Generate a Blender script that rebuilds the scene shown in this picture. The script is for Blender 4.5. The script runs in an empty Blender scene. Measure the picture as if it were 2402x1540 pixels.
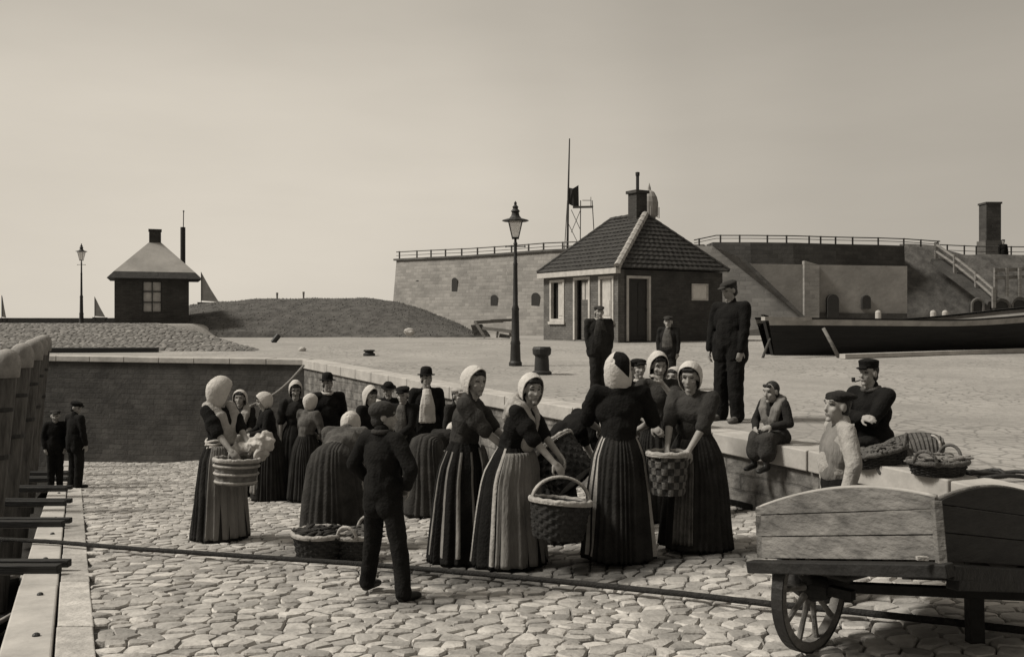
import bpy, bmesh, math, random
from mathutils import Vector, Matrix, noise
R = math.radians
random.seed(11)
F = 2150.0; CX = 1201.0; HY = 748.0; ZC = 3.2      # focal length and horizon of the photograph
scene = bpy.context.scene
col = scene.collection
def W(px, py, d): return Vector(((px-CX)/F*d, d, ZC-(py-HY)/F*d))
def lerp(a, b, t): return a+(b-a)*t
def clamp(t, a=0.0, b=1.0): return max(a, min(b, t))
def sstep(a, b, x):
    t = clamp((x-a)/(b-a)); return t*t*(3-2*t)
def interp(pts, x):
    if x <= pts[0][0]: return pts[0][1]
    for (a, va), (b, vb) in zip(pts, pts[1:]):
        if x <= b: return va+(vb-va)*(x-a)/(b-a)
    return pts[-1][1]

# ------------------------------------------------------------------ materials
def g(v): return (v, v*0.955, v*0.895, 1.0)
def mat(name, v, v2=None, scale=8.0, rough=0.85, bump=0.0, bscale=None, stretch=(1,1,1), spec=0.25, island=0.0, metal=0.0, detail=6.0, coords='Object', brick=None, wave=None, cells=None, shade_wet_patches=None):
    m = bpy.data.materials.new(name); m.use_nodes = True
    nt = m.node_tree; N = nt.nodes; L = nt.links
    b = N['Principled BSDF']; b.inputs['Roughness'].default_value = rough
    b.inputs['Specular IOR Level'].default_value = spec; b.inputs['Metallic'].default_value = metal
    b.inputs['Base Color'].default_value = g(v)
    tc = N.new('ShaderNodeTexCoord'); mp = N.new('ShaderNodeMapping'); mp.inputs['Scale'].default_value = stretch
    L.new(tc.outputs[coords], mp.inputs['Vector'])
    colour = None
    if v2 is not None:
        n = N.new('ShaderNodeTexNoise'); n.inputs['Scale'].default_value = scale; n.inputs['Detail'].default_value = detail; n.inputs['Roughness'].default_value = 0.65
        L.new(mp.outputs[0], n.inputs['Vector'])
        r = N.new('ShaderNodeValToRGB'); r.color_ramp.elements[0].position = 0.33; r.color_ramp.elements[1].position = 0.68
        r.color_ramp.elements[0].color = g(v); r.color_ramp.elements[1].color = g(v2)
        L.new(n.outputs['Fac'], r.inputs[0]); colour = r.outputs[0]
    hb = None
    if brick:
        bw, bh, mv, mort = brick
        bt = N.new('ShaderNodeTexBrick'); bt.inputs['Scale'].default_value = 1.0
        bt.inputs['Brick Width'].default_value = bw; bt.inputs['Row Height'].default_value = bh; bt.inputs['Mortar Size'].default_value = mort
        bt.inputs['Mortar Smooth'].default_value = 0.2
        bt.inputs['Color1'].default_value = (1,1,1,1); bt.inputs['Color2'].default_value = (0.72,0.72,0.72,1); bt.inputs['Mortar'].default_value = (mv,mv,mv,1)
        # box mapping from position and normal: u along the wall, v up
        geo = N.new('ShaderNodeNewGeometry'); sp = N.new('ShaderNodeSeparateXYZ'); L.new(geo.outputs['Position'], sp.inputs[0])
        sn = N.new('ShaderNodeSeparateXYZ'); L.new(geo.outputs['True Normal'], sn.inputs[0])
        m1 = N.new('ShaderNodeMath'); m1.operation = 'MULTIPLY'; L.new(sp.outputs[0], m1.inputs[0]); L.new(sn.outputs[1], m1.inputs[1])
        m2 = N.new('ShaderNodeMath'); m2.operation = 'MULTIPLY'; L.new(sp.outputs[1], m2.inputs[0]); L.new(sn.outputs[0], m2.inputs[1])
        m3 = N.new('ShaderNodeMath'); m3.operation = 'SUBTRACT'; L.new(m1.outputs[0], m3.inputs[0]); L.new(m2.outputs[0], m3.inputs[1])
        cb = N.new('ShaderNodeCombineXYZ'); L.new(m3.outputs[0], cb.inputs[0]); L.new(sp.outputs[2], cb.inputs[1])
        nz = N.new('ShaderNodeTexNoise'); nz.inputs['Scale'].default_value = 3.0; L.new(tc.outputs['Object'], nz.inputs['Vector'])
        av = N.new('ShaderNodeVectorMath'); av.operation = 'MULTIPLY_ADD'; av.inputs[1].default_value = (0.05,0.05,0); L.new(nz.outputs['Color'], av.inputs[0]); L.new(cb.outputs[0], av.inputs[2])
        L.new(av.outputs[0], bt.inputs['Vector'])
        mx = N.new('ShaderNodeMix'); mx.data_type = 'RGBA'; mx.blend_type = 'MULTIPLY'; mx.inputs['Factor'].default_value = 1.0
        if colour: L.new(colour, mx.inputs['A'])
        else: mx.inputs['A'].default_value = g(v)
        L.new(bt.outputs['Color'], mx.inputs['B']); colour = mx.outputs['Result']; hb = bt.outputs['Fac']
    if cells:
        wn = N.new('ShaderNodeTexNoise'); wn.inputs['Scale'].default_value = 2.0; L.new(mp.outputs[0], wn.inputs['Vector'])
        wa_ = N.new('ShaderNodeVectorMath'); wa_.operation = 'MULTIPLY_ADD'; wa_.inputs[1].default_value = (.25,.25,0); L.new(wn.outputs['Color'], wa_.inputs[0]); L.new(mp.outputs[0], wa_.inputs[2])
        vo = N.new('ShaderNodeTexVoronoi'); vo.feature = 'DISTANCE_TO_EDGE'; vo.inputs['Scale'].default_value = cells[0]; L.new(wa_.outputs[0], vo.inputs['Vector'])
        vr = N.new('ShaderNodeMapRange'); vr.inputs['From Min'].default_value = .0; vr.inputs['From Max'].default_value = .10; vr.inputs['To Min'].default_value = cells[1]; vr.inputs['To Max'].default_value = 1.0; L.new(vo.outputs['Distance'], vr.inputs['Value'])
        pn = N.new('ShaderNodeTexNoise'); pn.inputs['Scale'].default_value = .35; pn.inputs['Detail'].default_value = 4; L.new(mp.outputs[0], pn.inputs['Vector'])
        pr = N.new('ShaderNodeMapRange'); pr.inputs['From Min'].default_value = .38; pr.inputs['From Max'].default_value = .6; L.new(pn.outputs['Fac'], pr.inputs['Value'])
        mx = N.new('ShaderNodeMix'); mx.data_type = 'RGBA'; mx.blend_type = 'MULTIPLY'; L.new(pr.outputs[0], mx.inputs['Factor']); L.new(colour, mx.inputs['A']); L.new(vr.outputs[0], mx.inputs['B']); colour = mx.outputs['Result']
    if island:
        geo2 = N.new('ShaderNodeNewGeometry'); mr = N.new('ShaderNodeMapRange'); mr.inputs['To Min'].default_value = 1-island; mr.inputs['To Max'].default_value = 1+island*0.6
        L.new(geo2.outputs['Random Per Island'], mr.inputs['Value'])
        mx = N.new('ShaderNodeMix'); mx.data_type = 'RGBA'; mx.blend_type = 'MULTIPLY'; mx.inputs['Factor'].default_value = 1.0
        if colour: L.new(colour, mx.inputs['A'])
        else: mx.inputs['A'].default_value = g(v)
        L.new(mr.outputs[0], mx.inputs['B']); colour = mx.outputs['Result']
    if shade_wet_patches:          # figures' ground shadows and wet setts painted dark: (x, y, half width, half depth, darkening)
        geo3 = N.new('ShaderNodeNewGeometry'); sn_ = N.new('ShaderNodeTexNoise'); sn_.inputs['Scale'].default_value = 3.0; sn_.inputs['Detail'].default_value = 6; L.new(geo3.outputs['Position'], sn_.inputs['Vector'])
        for (sx_, sy_, rx_, ry_, dk_) in shade_wet_patches:
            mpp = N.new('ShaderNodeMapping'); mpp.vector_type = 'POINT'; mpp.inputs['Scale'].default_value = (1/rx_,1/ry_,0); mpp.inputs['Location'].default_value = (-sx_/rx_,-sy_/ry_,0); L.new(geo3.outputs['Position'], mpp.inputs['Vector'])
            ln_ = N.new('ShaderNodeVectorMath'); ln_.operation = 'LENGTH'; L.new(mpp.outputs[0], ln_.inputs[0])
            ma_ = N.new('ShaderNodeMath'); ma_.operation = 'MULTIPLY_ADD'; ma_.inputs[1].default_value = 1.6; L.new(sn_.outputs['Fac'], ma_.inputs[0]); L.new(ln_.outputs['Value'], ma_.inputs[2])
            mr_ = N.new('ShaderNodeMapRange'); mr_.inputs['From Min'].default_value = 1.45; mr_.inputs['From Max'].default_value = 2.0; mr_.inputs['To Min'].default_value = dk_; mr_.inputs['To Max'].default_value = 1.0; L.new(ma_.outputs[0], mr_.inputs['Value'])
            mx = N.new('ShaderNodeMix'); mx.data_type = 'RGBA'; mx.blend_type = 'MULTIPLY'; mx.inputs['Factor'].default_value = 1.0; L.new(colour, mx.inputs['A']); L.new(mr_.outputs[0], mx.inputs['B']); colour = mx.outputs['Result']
    if colour: L.new(colour, b.inputs['Base Color'])
    if bump or wave or hb:
        n2 = N.new('ShaderNodeTexNoise'); n2.inputs['Scale'].default_value = bscale or scale*3; n2.inputs['Detail'].default_value = 5.0
        L.new(mp.outputs[0], n2.inputs['Vector'])
        bp = N.new('ShaderNodeBump'); bp.inputs['Strength'].default_value = max(bump, 0.01); bp.inputs['Distance'].default_value = 0.03
        L.new(n2.outputs['Fac'], bp.inputs['Height']); out = bp.outputs[0]
        if hb:
            b2 = N.new('ShaderNodeBump'); b2.inputs['Strength'].default_value = 0.6; b2.inputs['Distance'].default_value = 0.02; b2.invert = True
            L.new(hb, b2.inputs['Height']); L.new(out, b2.inputs['Normal']); out = b2.outputs[0]
        L.new(out, b.inputs['Normal'])
    return m
M = {}
M['stone'] = mat('paving_stone', 0.27, 0.46, 5, 0.85, 0.5, 26, island=0.38, shade_wet_patches=[(.25,7.35,1.5,.6,.26),(-.62,6.3,.45,.22,.45),(1.55,7.4,.9,.35,.5),(-1.9,8.3,.8,.4,.55)])
M['joint'] = mat('joint_earth', 0.045, 0.10, 9, 0.95, 0.4, 40)
M['quay'] = mat('quay_gravel', 0.23, 0.34, 0.7, 0.95, 0.6, 11, detail=14, cells=(4.6,.55))
M['coping'] = mat('pale_coping', 0.30, 0.45, 2.5, 0.85, 0.2, 14)
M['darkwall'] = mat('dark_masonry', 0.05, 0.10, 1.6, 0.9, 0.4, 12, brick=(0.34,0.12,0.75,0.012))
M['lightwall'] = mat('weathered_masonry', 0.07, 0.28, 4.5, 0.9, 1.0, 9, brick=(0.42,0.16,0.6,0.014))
M['rubble'] = mat('rubble_stone', 0.07, 0.3, 5.5, 0.9, 0.9, 7)
M['fort'] = mat('fort_masonry', 0.24, 0.37, 0.5, 0.9, 0.3, 5, brick=(0.5,0.2,0.85,0.015), detail=10)
M['fortdark'] = mat('fort_dark_masonry', 0.05, 0.085, 0.8, 0.9, 0.4, 5, brick=(0.5,0.2,0.8,0.015))
M['fortmid'] = mat('fort_grey_masonry', 0.10, 0.15, 0.8, 0.9, 0.3, 6, brick=(0.5,0.2,0.85,0.015))
M['fortpale'] = mat('fort_pale_render', 0.2, 0.3, 0.9, 0.9, 0.3, 6)
M['turf'] = mat('rough_turf', 0.045, 0.11, 2.2, 1.0, 1.0, 9, detail=10)
M['bank'] = mat('pitched_bank_stone', 0.09, 0.26, 7.0, 0.95, 0.8, 12, detail=4, island=0.35)
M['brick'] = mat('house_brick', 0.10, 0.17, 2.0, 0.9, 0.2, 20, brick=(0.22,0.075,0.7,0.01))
M['brickdark_shade'] = mat('dark_and_shaded_brick', 0.05, 0.08, 2.0, 0.9, 0.2, 20, brick=(0.22,0.075,0.75,0.01))
M['tile'] = mat('roof_tile', 0.022, 0.05, 5.0, 0.7, 0.4, 24)
M['paletile'] = mat('mortared_ridge_tile', 0.22, 0.36, 6.0, 0.85, 0.3, 25)
M['zinc'] = mat('pale_roofing', 0.25, 0.38, 1.2, 0.6, 0.1, 10)
M['white'] = mat('white_paint', 0.36, 0.5, 5, 0.6, 0.1, 20)
M['notice'] = mat('notice_paper', 0.55, 0.66, 9, 0.8)
M['door'] = mat('dark_door_paint', 0.025, 0.04, 5, 0.6, 0.1, 20, stretch=(6,6,1))
M['glass'] = mat('window_glass', 0.02, None, rough=0.08, spec=0.6)
M['paleglass'] = mat('bright_window_glass', 0.35, 0.5, 3, rough=0.15, spec=0.6)
M['iron'] = mat('black_iron', 0.012, 0.025, 12, 0.6, 0.2, 40, spec=0.4)
M['tar'] = mat('tarred_plank', 0.008, 0.018, 3, 0.65, 0.3, 18, stretch=(0.3,1,4), spec=0.3)
M['strake'] = mat('pale_strake', 0.24, 0.38, 3, 0.7, 0.2, 20)
M['oldwood'] = mat('weathered_wood', 0.11, 0.23, 5, 0.85, 0.5, 22, stretch=(0.35,0.35,3))
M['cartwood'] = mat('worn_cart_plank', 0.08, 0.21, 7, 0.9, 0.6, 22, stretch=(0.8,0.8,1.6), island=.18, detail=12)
M['cartdark_shade'] = mat('dark_and_shaded_plank', 0.02, 0.035, 5, 0.8, 0.3, 20, stretch=(0.5,0.5,3))
M['cartiron'] = mat('dark_cart_timber', 0.010, 0.022, 8, 0.7, 0.3, 30)
M['pile'] = mat('pile_timber', 0.05, 0.14, 5, 0.85, 0.6, 14, stretch=(3,3,0.4))
M['pilecap'] = mat('pale_pile_top', 0.18, 0.32, 6, 0.85, 0.4, 20)  # pile tops toned paler than the shafts
M['wicker'] = mat('wicker', 0.05, 0.12, 14, 0.8, 0.6, 40)
M['wickerdark'] = mat('dark_wicker', 0.015, 0.04, 14, 0.85, 0.6, 40)
M['rim'] = mat('peeled_willow', 0.22, 0.4, 12, 0.75, 0.5, 40)
M['rope'] = mat('tarred_rope', 0.012, 0.03, 30, 0.9, 0.6, 90)
M['palerope'] = mat('hemp_rope', 0.16, 0.25, 30, 0.9, 0.6, 90)
M['sail'] = mat('grey_sail', 0.22, 0.32, 1.0, 0.9)
M['grey'] = mat('hazy_grey_metal', 0.2, 0.3, 2, 0.8)
M['skin'] = mat('skin', 0.23, 0.30, 9, 0.6, 0.1, 60, spec=0.3)
M['feat'] = mat('eyes_and_brows', 0.055, None, rough=0.6)
M['lip'] = mat('lips', 0.15, None, rough=0.6)
M['hair'] = mat('dark_hair', 0.012, 0.03, 30, 0.6, 0.5, 60)
M['black'] = mat('black_wool', 0.006, 0.014, 5, 0.95, 0.4, 50, spec=0.12)
M['dark'] = mat('dark_serge', 0.012, 0.028, 5, 0.95, 0.4, 50, spec=0.12)
M['char'] = mat('charcoal_cloth', 0.022, 0.05, 6, 0.95, 0.4, 50, spec=0.12)
M['mid'] = mat('grey_cloth', 0.04, 0.13, 7, 0.95, 0.4, 50, spec=0.12)
M['lit_pleat_vest'] = mat('lit_pleat_and_vest_cloth', 0.12, 0.22, 6, 0.95, 0.4, 50, stretch=(1,1,0.3), spec=0.12)  # pale tone for painted lit pleats; also the waistcoat cloth
M['apron'] = mat('grey_apron_cloth', 0.12, 0.2, 5, 0.95, 0.4, 40, stretch=(1,1,0.4), spec=0.12)
M['pale'] = mat('pale_cloth', 0.25, 0.36, 8, 0.95, 0.4, 40, spec=0.12)
M['linen'] = mat('white_linen', 0.40, 0.52, 8, 0.9, 0.35, 45, spec=0.15)
M['clog'] = mat('clog_wood', 0.06, 0.12, 9, 0.8, 0.3, 30)
M['boot'] = mat('boot_leather', 0.01, 0.02, 12, 0.5, 0.2, 40)
def mat_water():
    m = mat('harbour_water', 0.03, 0.05, 0.4, 0.18, 0.5, 1.5, spec=0.5); return m
M['water'] = mat_water()

# ------------------------------------------------------------------ object helpers
def mkobj(name, me, mats, parent=None, loc=None):
    o = bpy.data.objects.new(name, me); col.objects.link(o)
    for m in (mats if isinstance(mats, (list, tuple)) else [mats]):
        me.materials.append(M[m] if isinstance(m, str) else m)
    if parent is not None: o.parent = parent
    if loc is not None: o.location = loc
    return o
def tag(o, label=None, cat=None, group=None, kind=None):
    if label: o['label'] = label
    if cat: o['category'] = cat
    if group: o['group'] = group
    if kind: o['kind'] = kind
    return o
def empty(name, loc, label, cat, group=None, rz=0.0):
    o = bpy.data.objects.new(name, None); o.empty_display_size = 0.2; col.objects.link(o)
    o.location = loc; o.rotation_euler = (0,0,rz); return tag(o, label, cat, group)
def copy_tree(o, parent=None):
    c = o.copy(); col.objects.link(c)
    if parent is not None: c.parent = parent
    for ch in [k for k in list(bpy.data.objects) if k.parent == o]: copy_tree(ch, c)
    return c

class MB:
    """collects shapes; build() links them as one mesh object"""
    def __init__(s): s.v = []; s.f = []; s.m = []
    def add(s, vs, fs, mi=0):
        k = len(s.v); s.v += [Vector(p) for p in vs]
        for f in fs: s.f.append([i+k for i in f]); s.m.append(mi)
    def box(s, c, size, rot=None, mi=0):
        c = Vector(c); x, y, z = [q/2 for q in size]
        vs = [Vector(p) for p in ((-x,-y,-z),(x,-y,-z),(x,y,-z),(-x,y,-z),(-x,-y,z),(x,-y,z),(x,y,z),(-x,y,z))]
        if rot: vs = [rot @ p for p in vs]
        s.add([c+p for p in vs], [(0,3,2,1),(4,5,6,7),(0,1,5,4),(1,2,6,5),(2,3,7,6),(3,0,4,7)], mi)
    def bar(s, a, b, w, h, mi=0, up=(0,0,1)):
        a = Vector(a); b = Vector(b); d = (b-a); L = d.length; d.normalize()
        x = d.cross(Vector(up));
        if x.length < 1e-4: x = Vector((1,0,0))
        x.normalize(); z = x.cross(d)
        rot = Matrix((x, d, z)).transposed()
        s.box((a+b)/2, (w, L, h), rot, mi)
    def tube(s, pts, rad, n=8, closed=False, mi=0):
        pts = [Vector(p) for p in pts]; k = len(pts)
        if not isinstance(rad, (list, tuple)): rad = [rad]*k
        vs = []; nrm = None
        for i, p in enumerate(pts):
            if closed: t = pts[(i+1) % k]-pts[i-1]
            else: t = pts[min(i+1,k-1)]-pts[max(i-1,0)]
            t.normalize()
            if nrm is None:
                nrm = t.cross(Vector((0,0,1)))
                if nrm.length < 0.05: nrm = t.cross(Vector((0,1,0)))
            nrm = nrm - t*nrm.dot(t); nrm.normalize(); bn = t.cross(nrm)
            for j in range(n):
                a = 2*math.pi*j/n; vs.append(p+(nrm*math.cos(a)+bn*math.sin(a))*rad[i])
        fs = []
        for i in range(k if closed else k-1):
            for j in range(n):
                i2 = (i+1) % k; fs.append((i*n+j, i*n+(j+1)%n, i2*n+(j+1)%n, i2*n+j))
        if not closed: fs += [tuple(range(n-1,-1,-1)), tuple((k-1)*n+j for j in range(n))]
        s.add(vs, fs, mi)
    def lathe(s, prof, c=(0,0,0), n=20, mi=0, cap=True, ax=(1,1)):
        c = Vector(c); vs = []; k = len(prof)
        for r, z in prof:
            for j in range(n):
                a = 2*math.pi*j/n; vs.append(c+Vector((r*ax[0]*math.cos(a), r*ax[1]*math.sin(a), z)))
        fs = [(i*n+j, i*n+(j+1)%n, (i+1)*n+(j+1)%n, (i+1)*n+j) for i in range(k-1) for j in range(n)]
        if cap: fs += [tuple(range(n-1,-1,-1)), tuple((k-1)*n+j for j in range(n))]
        s.add(vs, fs, mi)
    def prism(s, poly, dvec, mi=0):
        """poly: list of 3-D points, extruded by dvec"""
        poly = [Vector(p) for p in poly]; d = Vector(dvec); n = len(poly)
        vs = poly+[p+d for p in poly]
        fs = [tuple(range(n)), tuple(range(2*n-1, n-1, -1))]+[(i, i+n, (i+1)%n+n, (i+1)%n) for i in range(n)]
        s.add(vs, fs, mi)
    def grid(s, rows, mi=0, closed=False):
        n = len(rows[0]); vs = [p for r in rows for p in r]
        fs = []
        for i in range(len(rows)-1):
            for j in range(n if closed else n-1):
                fs.append((i*n+j, i*n+(j+1)%n, (i+1)*n+(j+1)%n, (i+1)*n+j))
        s.add(vs, fs, mi)
    def build(s, name, mats, parent=None, smooth=False, fix=True, bevel=0.0):
        off = Vector((0,0,0))
        if parent is not None:
            off = parent.matrix_basis.translation.copy()
            if parent.parent is not None: off = Vector((0,0,0))+parent.parent.matrix_basis.translation+off
        me = bpy.data.meshes.new(name); me.from_pydata([p-off for p in s.v], [], s.f)
        me.polygons.foreach_set('material_index', s.m)
        if fix:
            bm = bmesh.new(); bm.from_mesh(me); bmesh.ops.recalc_face_normals(bm, faces=bm.faces[:])
            bm.to_mesh(me); bm.free()
        if smooth: me.polygons.foreach_set('use_smooth', [True]*len(me.polygons))
        me.update()
        o = mkobj(name, me, mats, parent)
        if bevel:
            b = o.modifiers.new('bevel', 'BEVEL'); b.width = bevel; b.segments = 2; b.limit_method = 'ANGLE'; b.angle_limit = R(40)
        return o
def autosmooth(o, deg=35):
    me = o.data
    me.polygons.foreach_set('use_smooth', [True]*len(me.polygons))
    try: me.set_sharp_from_angle(angle=R(deg))
    except Exception: pass
    return o
# ================================================================== TERRAIN
WL = [(-4.76,21.0),(-0.97,14.8),(0.84,12.1),(2.2,9.9),(2.86,8.75),(3.55,7.35),(4.3,5.6),(5.2,3.2)]   # top edge of the raking quay wall (x, depth)
def xwall(y): return interp([(p[1], p[0]) for p in reversed(WL)], y)
def xedge(y): return -2.47-0.4775*(y-4.93)                 # inner edge of the timber capping on the harbour side
def zramp(x, y):
    z = -(1.35+0.0944*y); dist = abs(xwall(min(y,21.0))-x)*0.88
    return ZC+z+0.28*clamp(1-dist/3.0)
def zq(x, y):
    z = -(1.52-0.027*min(y,29.0)); z -= 0.26*sstep(40,52,y)
    return ZC+z
def ground_hit(px, py, surf):
    lo, hi = 2.5, 80.0
    for _ in range(50):
        d = (lo+hi)/2; p = W(px, py, d)
        if p.z > surf(p.x, p.y): lo = d
        else: hi = d
    return W(px, py, lo)
def yfar(x): return 21.0+(-4.76-x)*0.19

# sheet under everything (sea bed / land) and the sea
mb = MB(); mb.add([(-60,-30,-2.2),(60,-30,-2.2),(60,70,-2.2),(-60,70,-2.2)], [(0,1,2,3)]); tag(mb.build('harbour_bed', 'joint'), kind='structure')
mb = MB(); n = 24
mb.add([(-6000,-200,-1.25),(6000,-200,-1.25),(6000,9000,-1.25),(-6000,9000,-1.25)], [(0,1,2,3)])
tag(mb.build('water', 'water'), kind='structure')

# upper quay: gravel and old setts, one sheet
mb = MB()
ys = [2.0+19.0*i/60 for i in range(61)]
rows = []
for y in ys:
    x0 = xwall(y)+0.30
    rows.append([Vector((x0+(48-x0)*(j/40.0)**1.8, y, 0)) for j in range(41)])
for r in rows:
    for p in r: p.z = zq(p.x,p.y)+0.012*noise.noise(Vector((p.x*0.9,p.y*0.9,0)))
mb.grid(rows)
rows = []
xs = [-62+57.24*(i/40.0)**0.7 for i in range(41)]+[-4.76+52.76*(i/46.0)**1.4 for i in range(1,47)]
for j in range(60):
    row = []
    for x in xs:
        y0 = (yfar(x)+0.30) if x < -4.75 else 21.0
        y1 = 43.0 if x < -20 else lerp(43.0, 75.0, sstep(-20,-8,x))
        y = lerp(y0, y1, (j/59.0)**1.3)
        row.append(Vector((x,y,zq(x,y)+0.012*noise.noise(Vector((x*0.9,y*0.9,0))))))
    rows.append(row)
mb.grid(rows)
tag(mb.build('quay_ground', 'quay', smooth=True), kind='structure')

# ------------------------------------------------ paving of the sloping landing: every sett is modelled
def clip(poly, a, nrm):
    out = []
    for i in range(len(poly)):
        p = poly[i]; q = poly[(i+1) % len(poly)]
        dp = (p[0]-a[0])*nrm[0]+(p[1]-a[1])*nrm[1]; dq = (q[0]-a[0])*nrm[0]+(q[1]-a[1])*nrm[1]
        if dp <= 0: out.append(p)
        if (dp < 0 < dq) or (dq < 0 < dp):
            t = dp/(dp-dq); out.append((p[0]+(q[0]-p[0])*t, p[1]+(q[1]-p[1])*t))
    return out
def voronoi(seeds, cell, inside):
    grid = {}
    for i, s in enumerate(seeds): grid.setdefault((int(s[0]//cell), int(s[1]//cell)), []).append(i)
    for i, s in enumerate(seeds):
        if not inside(*s): continue
        poly = [(s[0]-cell,s[1]-cell),(s[0]+cell,s[1]-cell),(s[0]+cell,s[1]+cell),(s[0]-cell,s[1]+cell)]
        cx, cy = int(s[0]//cell), int(s[1]//cell)
        for gx in range(cx-1, cx+2):
            for gy in range(cy-1, cy+2):
                for j in grid.get((gx,gy), ()):
                    if j != i:
                        q = seeds[j]; poly = clip(poly, ((s[0]+q[0])/2,(s[1]+q[1])/2), (q[0]-s[0], q[1]-s[1]))
                        if not poly: break
        if len(poly) >= 3: yield s, poly
def setts(mb, seeds, cell, inside, zf, gap, dome, rise):
    for s, poly in voronoi(seeds, cell, inside):
        cx = sum(p[0] for p in poly)/len(poly); cy = sum(p[1] for p in poly)/len(poly)
        # soften the corners once
        sm = []
        for i in range(len(poly)):
            p = poly[i]; q = poly[(i+1) % len(poly)]
            if abs(p[0]-q[0])+abs(p[1]-q[1]) < 0.02: sm.append(((p[0]+q[0])/2,(p[1]+q[1])/2)); continue
            sm.append((p[0]*.86+q[0]*.14, p[1]*.86+q[1]*.14)); sm.append((p[0]*.14+q[0]*.86, p[1]*.14+q[1]*.86))
        rad = sum(math.hypot(p[0]-cx,p[1]-cy) for p in sm)/len(sm)
        if rad < 0.03 or max(p[0] for p in sm)-min(p[0] for p in sm) > .38 or max(p[1] for p in sm)-min(p[1] for p in sm) > .42: continue
        h = rise+random.uniform(-.007,.008); tx, ty = random.uniform(-.055,.055), random.uniform(-.08,.05)
        vs = []; n = len(sm); gp = gap*random.uniform(.55,1.5)*(1+.6*sstep(-2.5,1.5,cx))
        for inset, dz in ((gp*0.6,-0.045),(gp,-0.010-dome*.4),(gp+0.009,-dome*.1),(rad*0.45,dome*.5)):
            k = max(0.08, 1-inset/rad)
            for p in sm:
                x = cx+(p[0]-cx)*k; y = cy+(p[1]-cy)*k
                vs.append(Vector((x, y, zf(x,y)+h+dz+((x-cx)*tx+(y-cy)*ty if dz > -.04 else 0))))
        vs.append(Vector((cx,cy,zf(cx,cy)+h+dome*.62)))
        fs = []
        for r in range(3):
            for i in range(n): fs.append((r*n+i, r*n+(i+1)%n, (r+1)*n+(i+1)%n, (r+1)*n+i))
        for i in range(n): fs.append((3*n+i, 3*n+(i+1)%n, 4*n))
        mb.add(vs, fs)
seeds = []
y = 3.4; k = 0
while y < 23.4:
    x = xedge(y)-0.2+(0.11 if k % 2 else 0)
    while x < xwall(min(y,21.0))+0.6:
        seeds.append((x+random.uniform(-.04,.04), y+random.uniform(-.058,.058)))
        x += random.choice((random.uniform(.10,.15),random.uniform(.13,.21)))
    y += 0.14; k += 1
mb = MB()
setts(mb, seeds, 0.42, lambda x, y: xedge(y)+0.26 < x < xwall(min(y,21.0))-0.02 and 3.6 < y < min(21.2+(-4.76-x)*.19,23), zramp, 0.0045, 0.006, 0.0)
# bed of earth under the setts
rows = []
for i in range(70):
    y = 2.0+21.5*i/69
    a, b = xedge(y)+0.2, xwall(min(y,21.0))+0.2
    rows.append([Vector((lerp(a,b,j/20.0), y, zramp(lerp(a,b,j/20.0), y)-0.038)) for j in range(21)])
mb.grid(rows, 1)
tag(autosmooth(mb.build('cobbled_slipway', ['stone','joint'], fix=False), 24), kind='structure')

# margin of long slabs beside the timber capping
mb = MB(); y = 3.0
while y < 22.5:
    y2 = y+random.uniform(.9,1.5)
    a = [(xedge(y)+.012,y),(xedge(y)+.235,y),(xedge(y2)+.235,y2-.012),(xedge(y2)+.012,y2-.012)]
    mb.prism([(p[0],p[1],zramp(*p)-.14) for p in a], (0,0,.147+random.uniform(-.004,.004))); y = y2
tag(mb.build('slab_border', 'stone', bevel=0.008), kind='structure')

# ------------------------------------------------ quay walls
def wall_along(name, pts, zt, zb, label, mats, copz=0.17, over=0.05, cw=0.42, flip=1):
    """pts: plan polyline of the wall's face; the coping is a part"""
    root = empty(name, (pts[0][0], pts[0][1], zb(*pts[0])), label, 'wall')
    fine = []
    for a, b in zip(pts, pts[1:]):
        n = max(1, int(math.hypot(b[0]-a[0], b[1]-a[1])/0.8))
        fine += [(lerp(a[0],b[0],i/n), lerp(a[1],b[1],i/n)) for i in range(n)]
    fine.append(pts[-1])
    def nrm(i):
        a = fine[max(i-1,0)]; b = fine[min(i+1,len(fine)-1)]
        t = Vector((b[0]-a[0], b[1]-a[1], 0)).normalized(); return Vector((t.y,-t.x,0))*flip
    m = MB(); rows = []
    for off, zz in ((0,0),(0,1),(-0.45,1),(-0.45,0)):
        r = []
        for i, p in enumerate(fine):
            q = Vector((p[0],p[1],0))+nrm(i)*off
            q.z = (zt(*p)-copz) if zz else zb(*p)-0.3
            r.append(q)
        rows.append(r)
    rows.append(rows[0]); m.grid(rows); m.build('masonry', mats[0], root)
    c = MB()
    for i in range(len(fine)-1):                     # one coping block per bay
        a, b = Vector((*fine[i],0)), Vector((*fine[i+1],0)); na, nb = nrm(i), nrm(i+1)
        b = a.lerp(b, 0.985)
        j = random.uniform(-.006,.006)
        poly = [a+na*over, b+nb*over, b-nb*(cw-over), a-na*(cw-over)]
        vs = [Vector((p.x,p.y,zt(*(fine[i] if k in (0,3) else fine[i+1]))-copz+0.002)) for k, p in enumerate(poly)]
        c.prism(vs, (0,0,copz+0.028+j))
    c.build('coping', mats[1], root, bevel=0.012)
    return root
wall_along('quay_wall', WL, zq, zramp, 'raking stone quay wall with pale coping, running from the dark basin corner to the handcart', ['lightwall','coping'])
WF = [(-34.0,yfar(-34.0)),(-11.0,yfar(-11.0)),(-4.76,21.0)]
wall_along('quay_wall', WF, lambda x,y: zq(x,y), lambda x,y: ZC-4.3 if x < -11 else zramp(x,min(y,22)), 'dark masonry end wall of the landing facing the viewer under a thin pale coping', ['darkwall','coping'], copz=0.1, cw=0.6)
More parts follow.
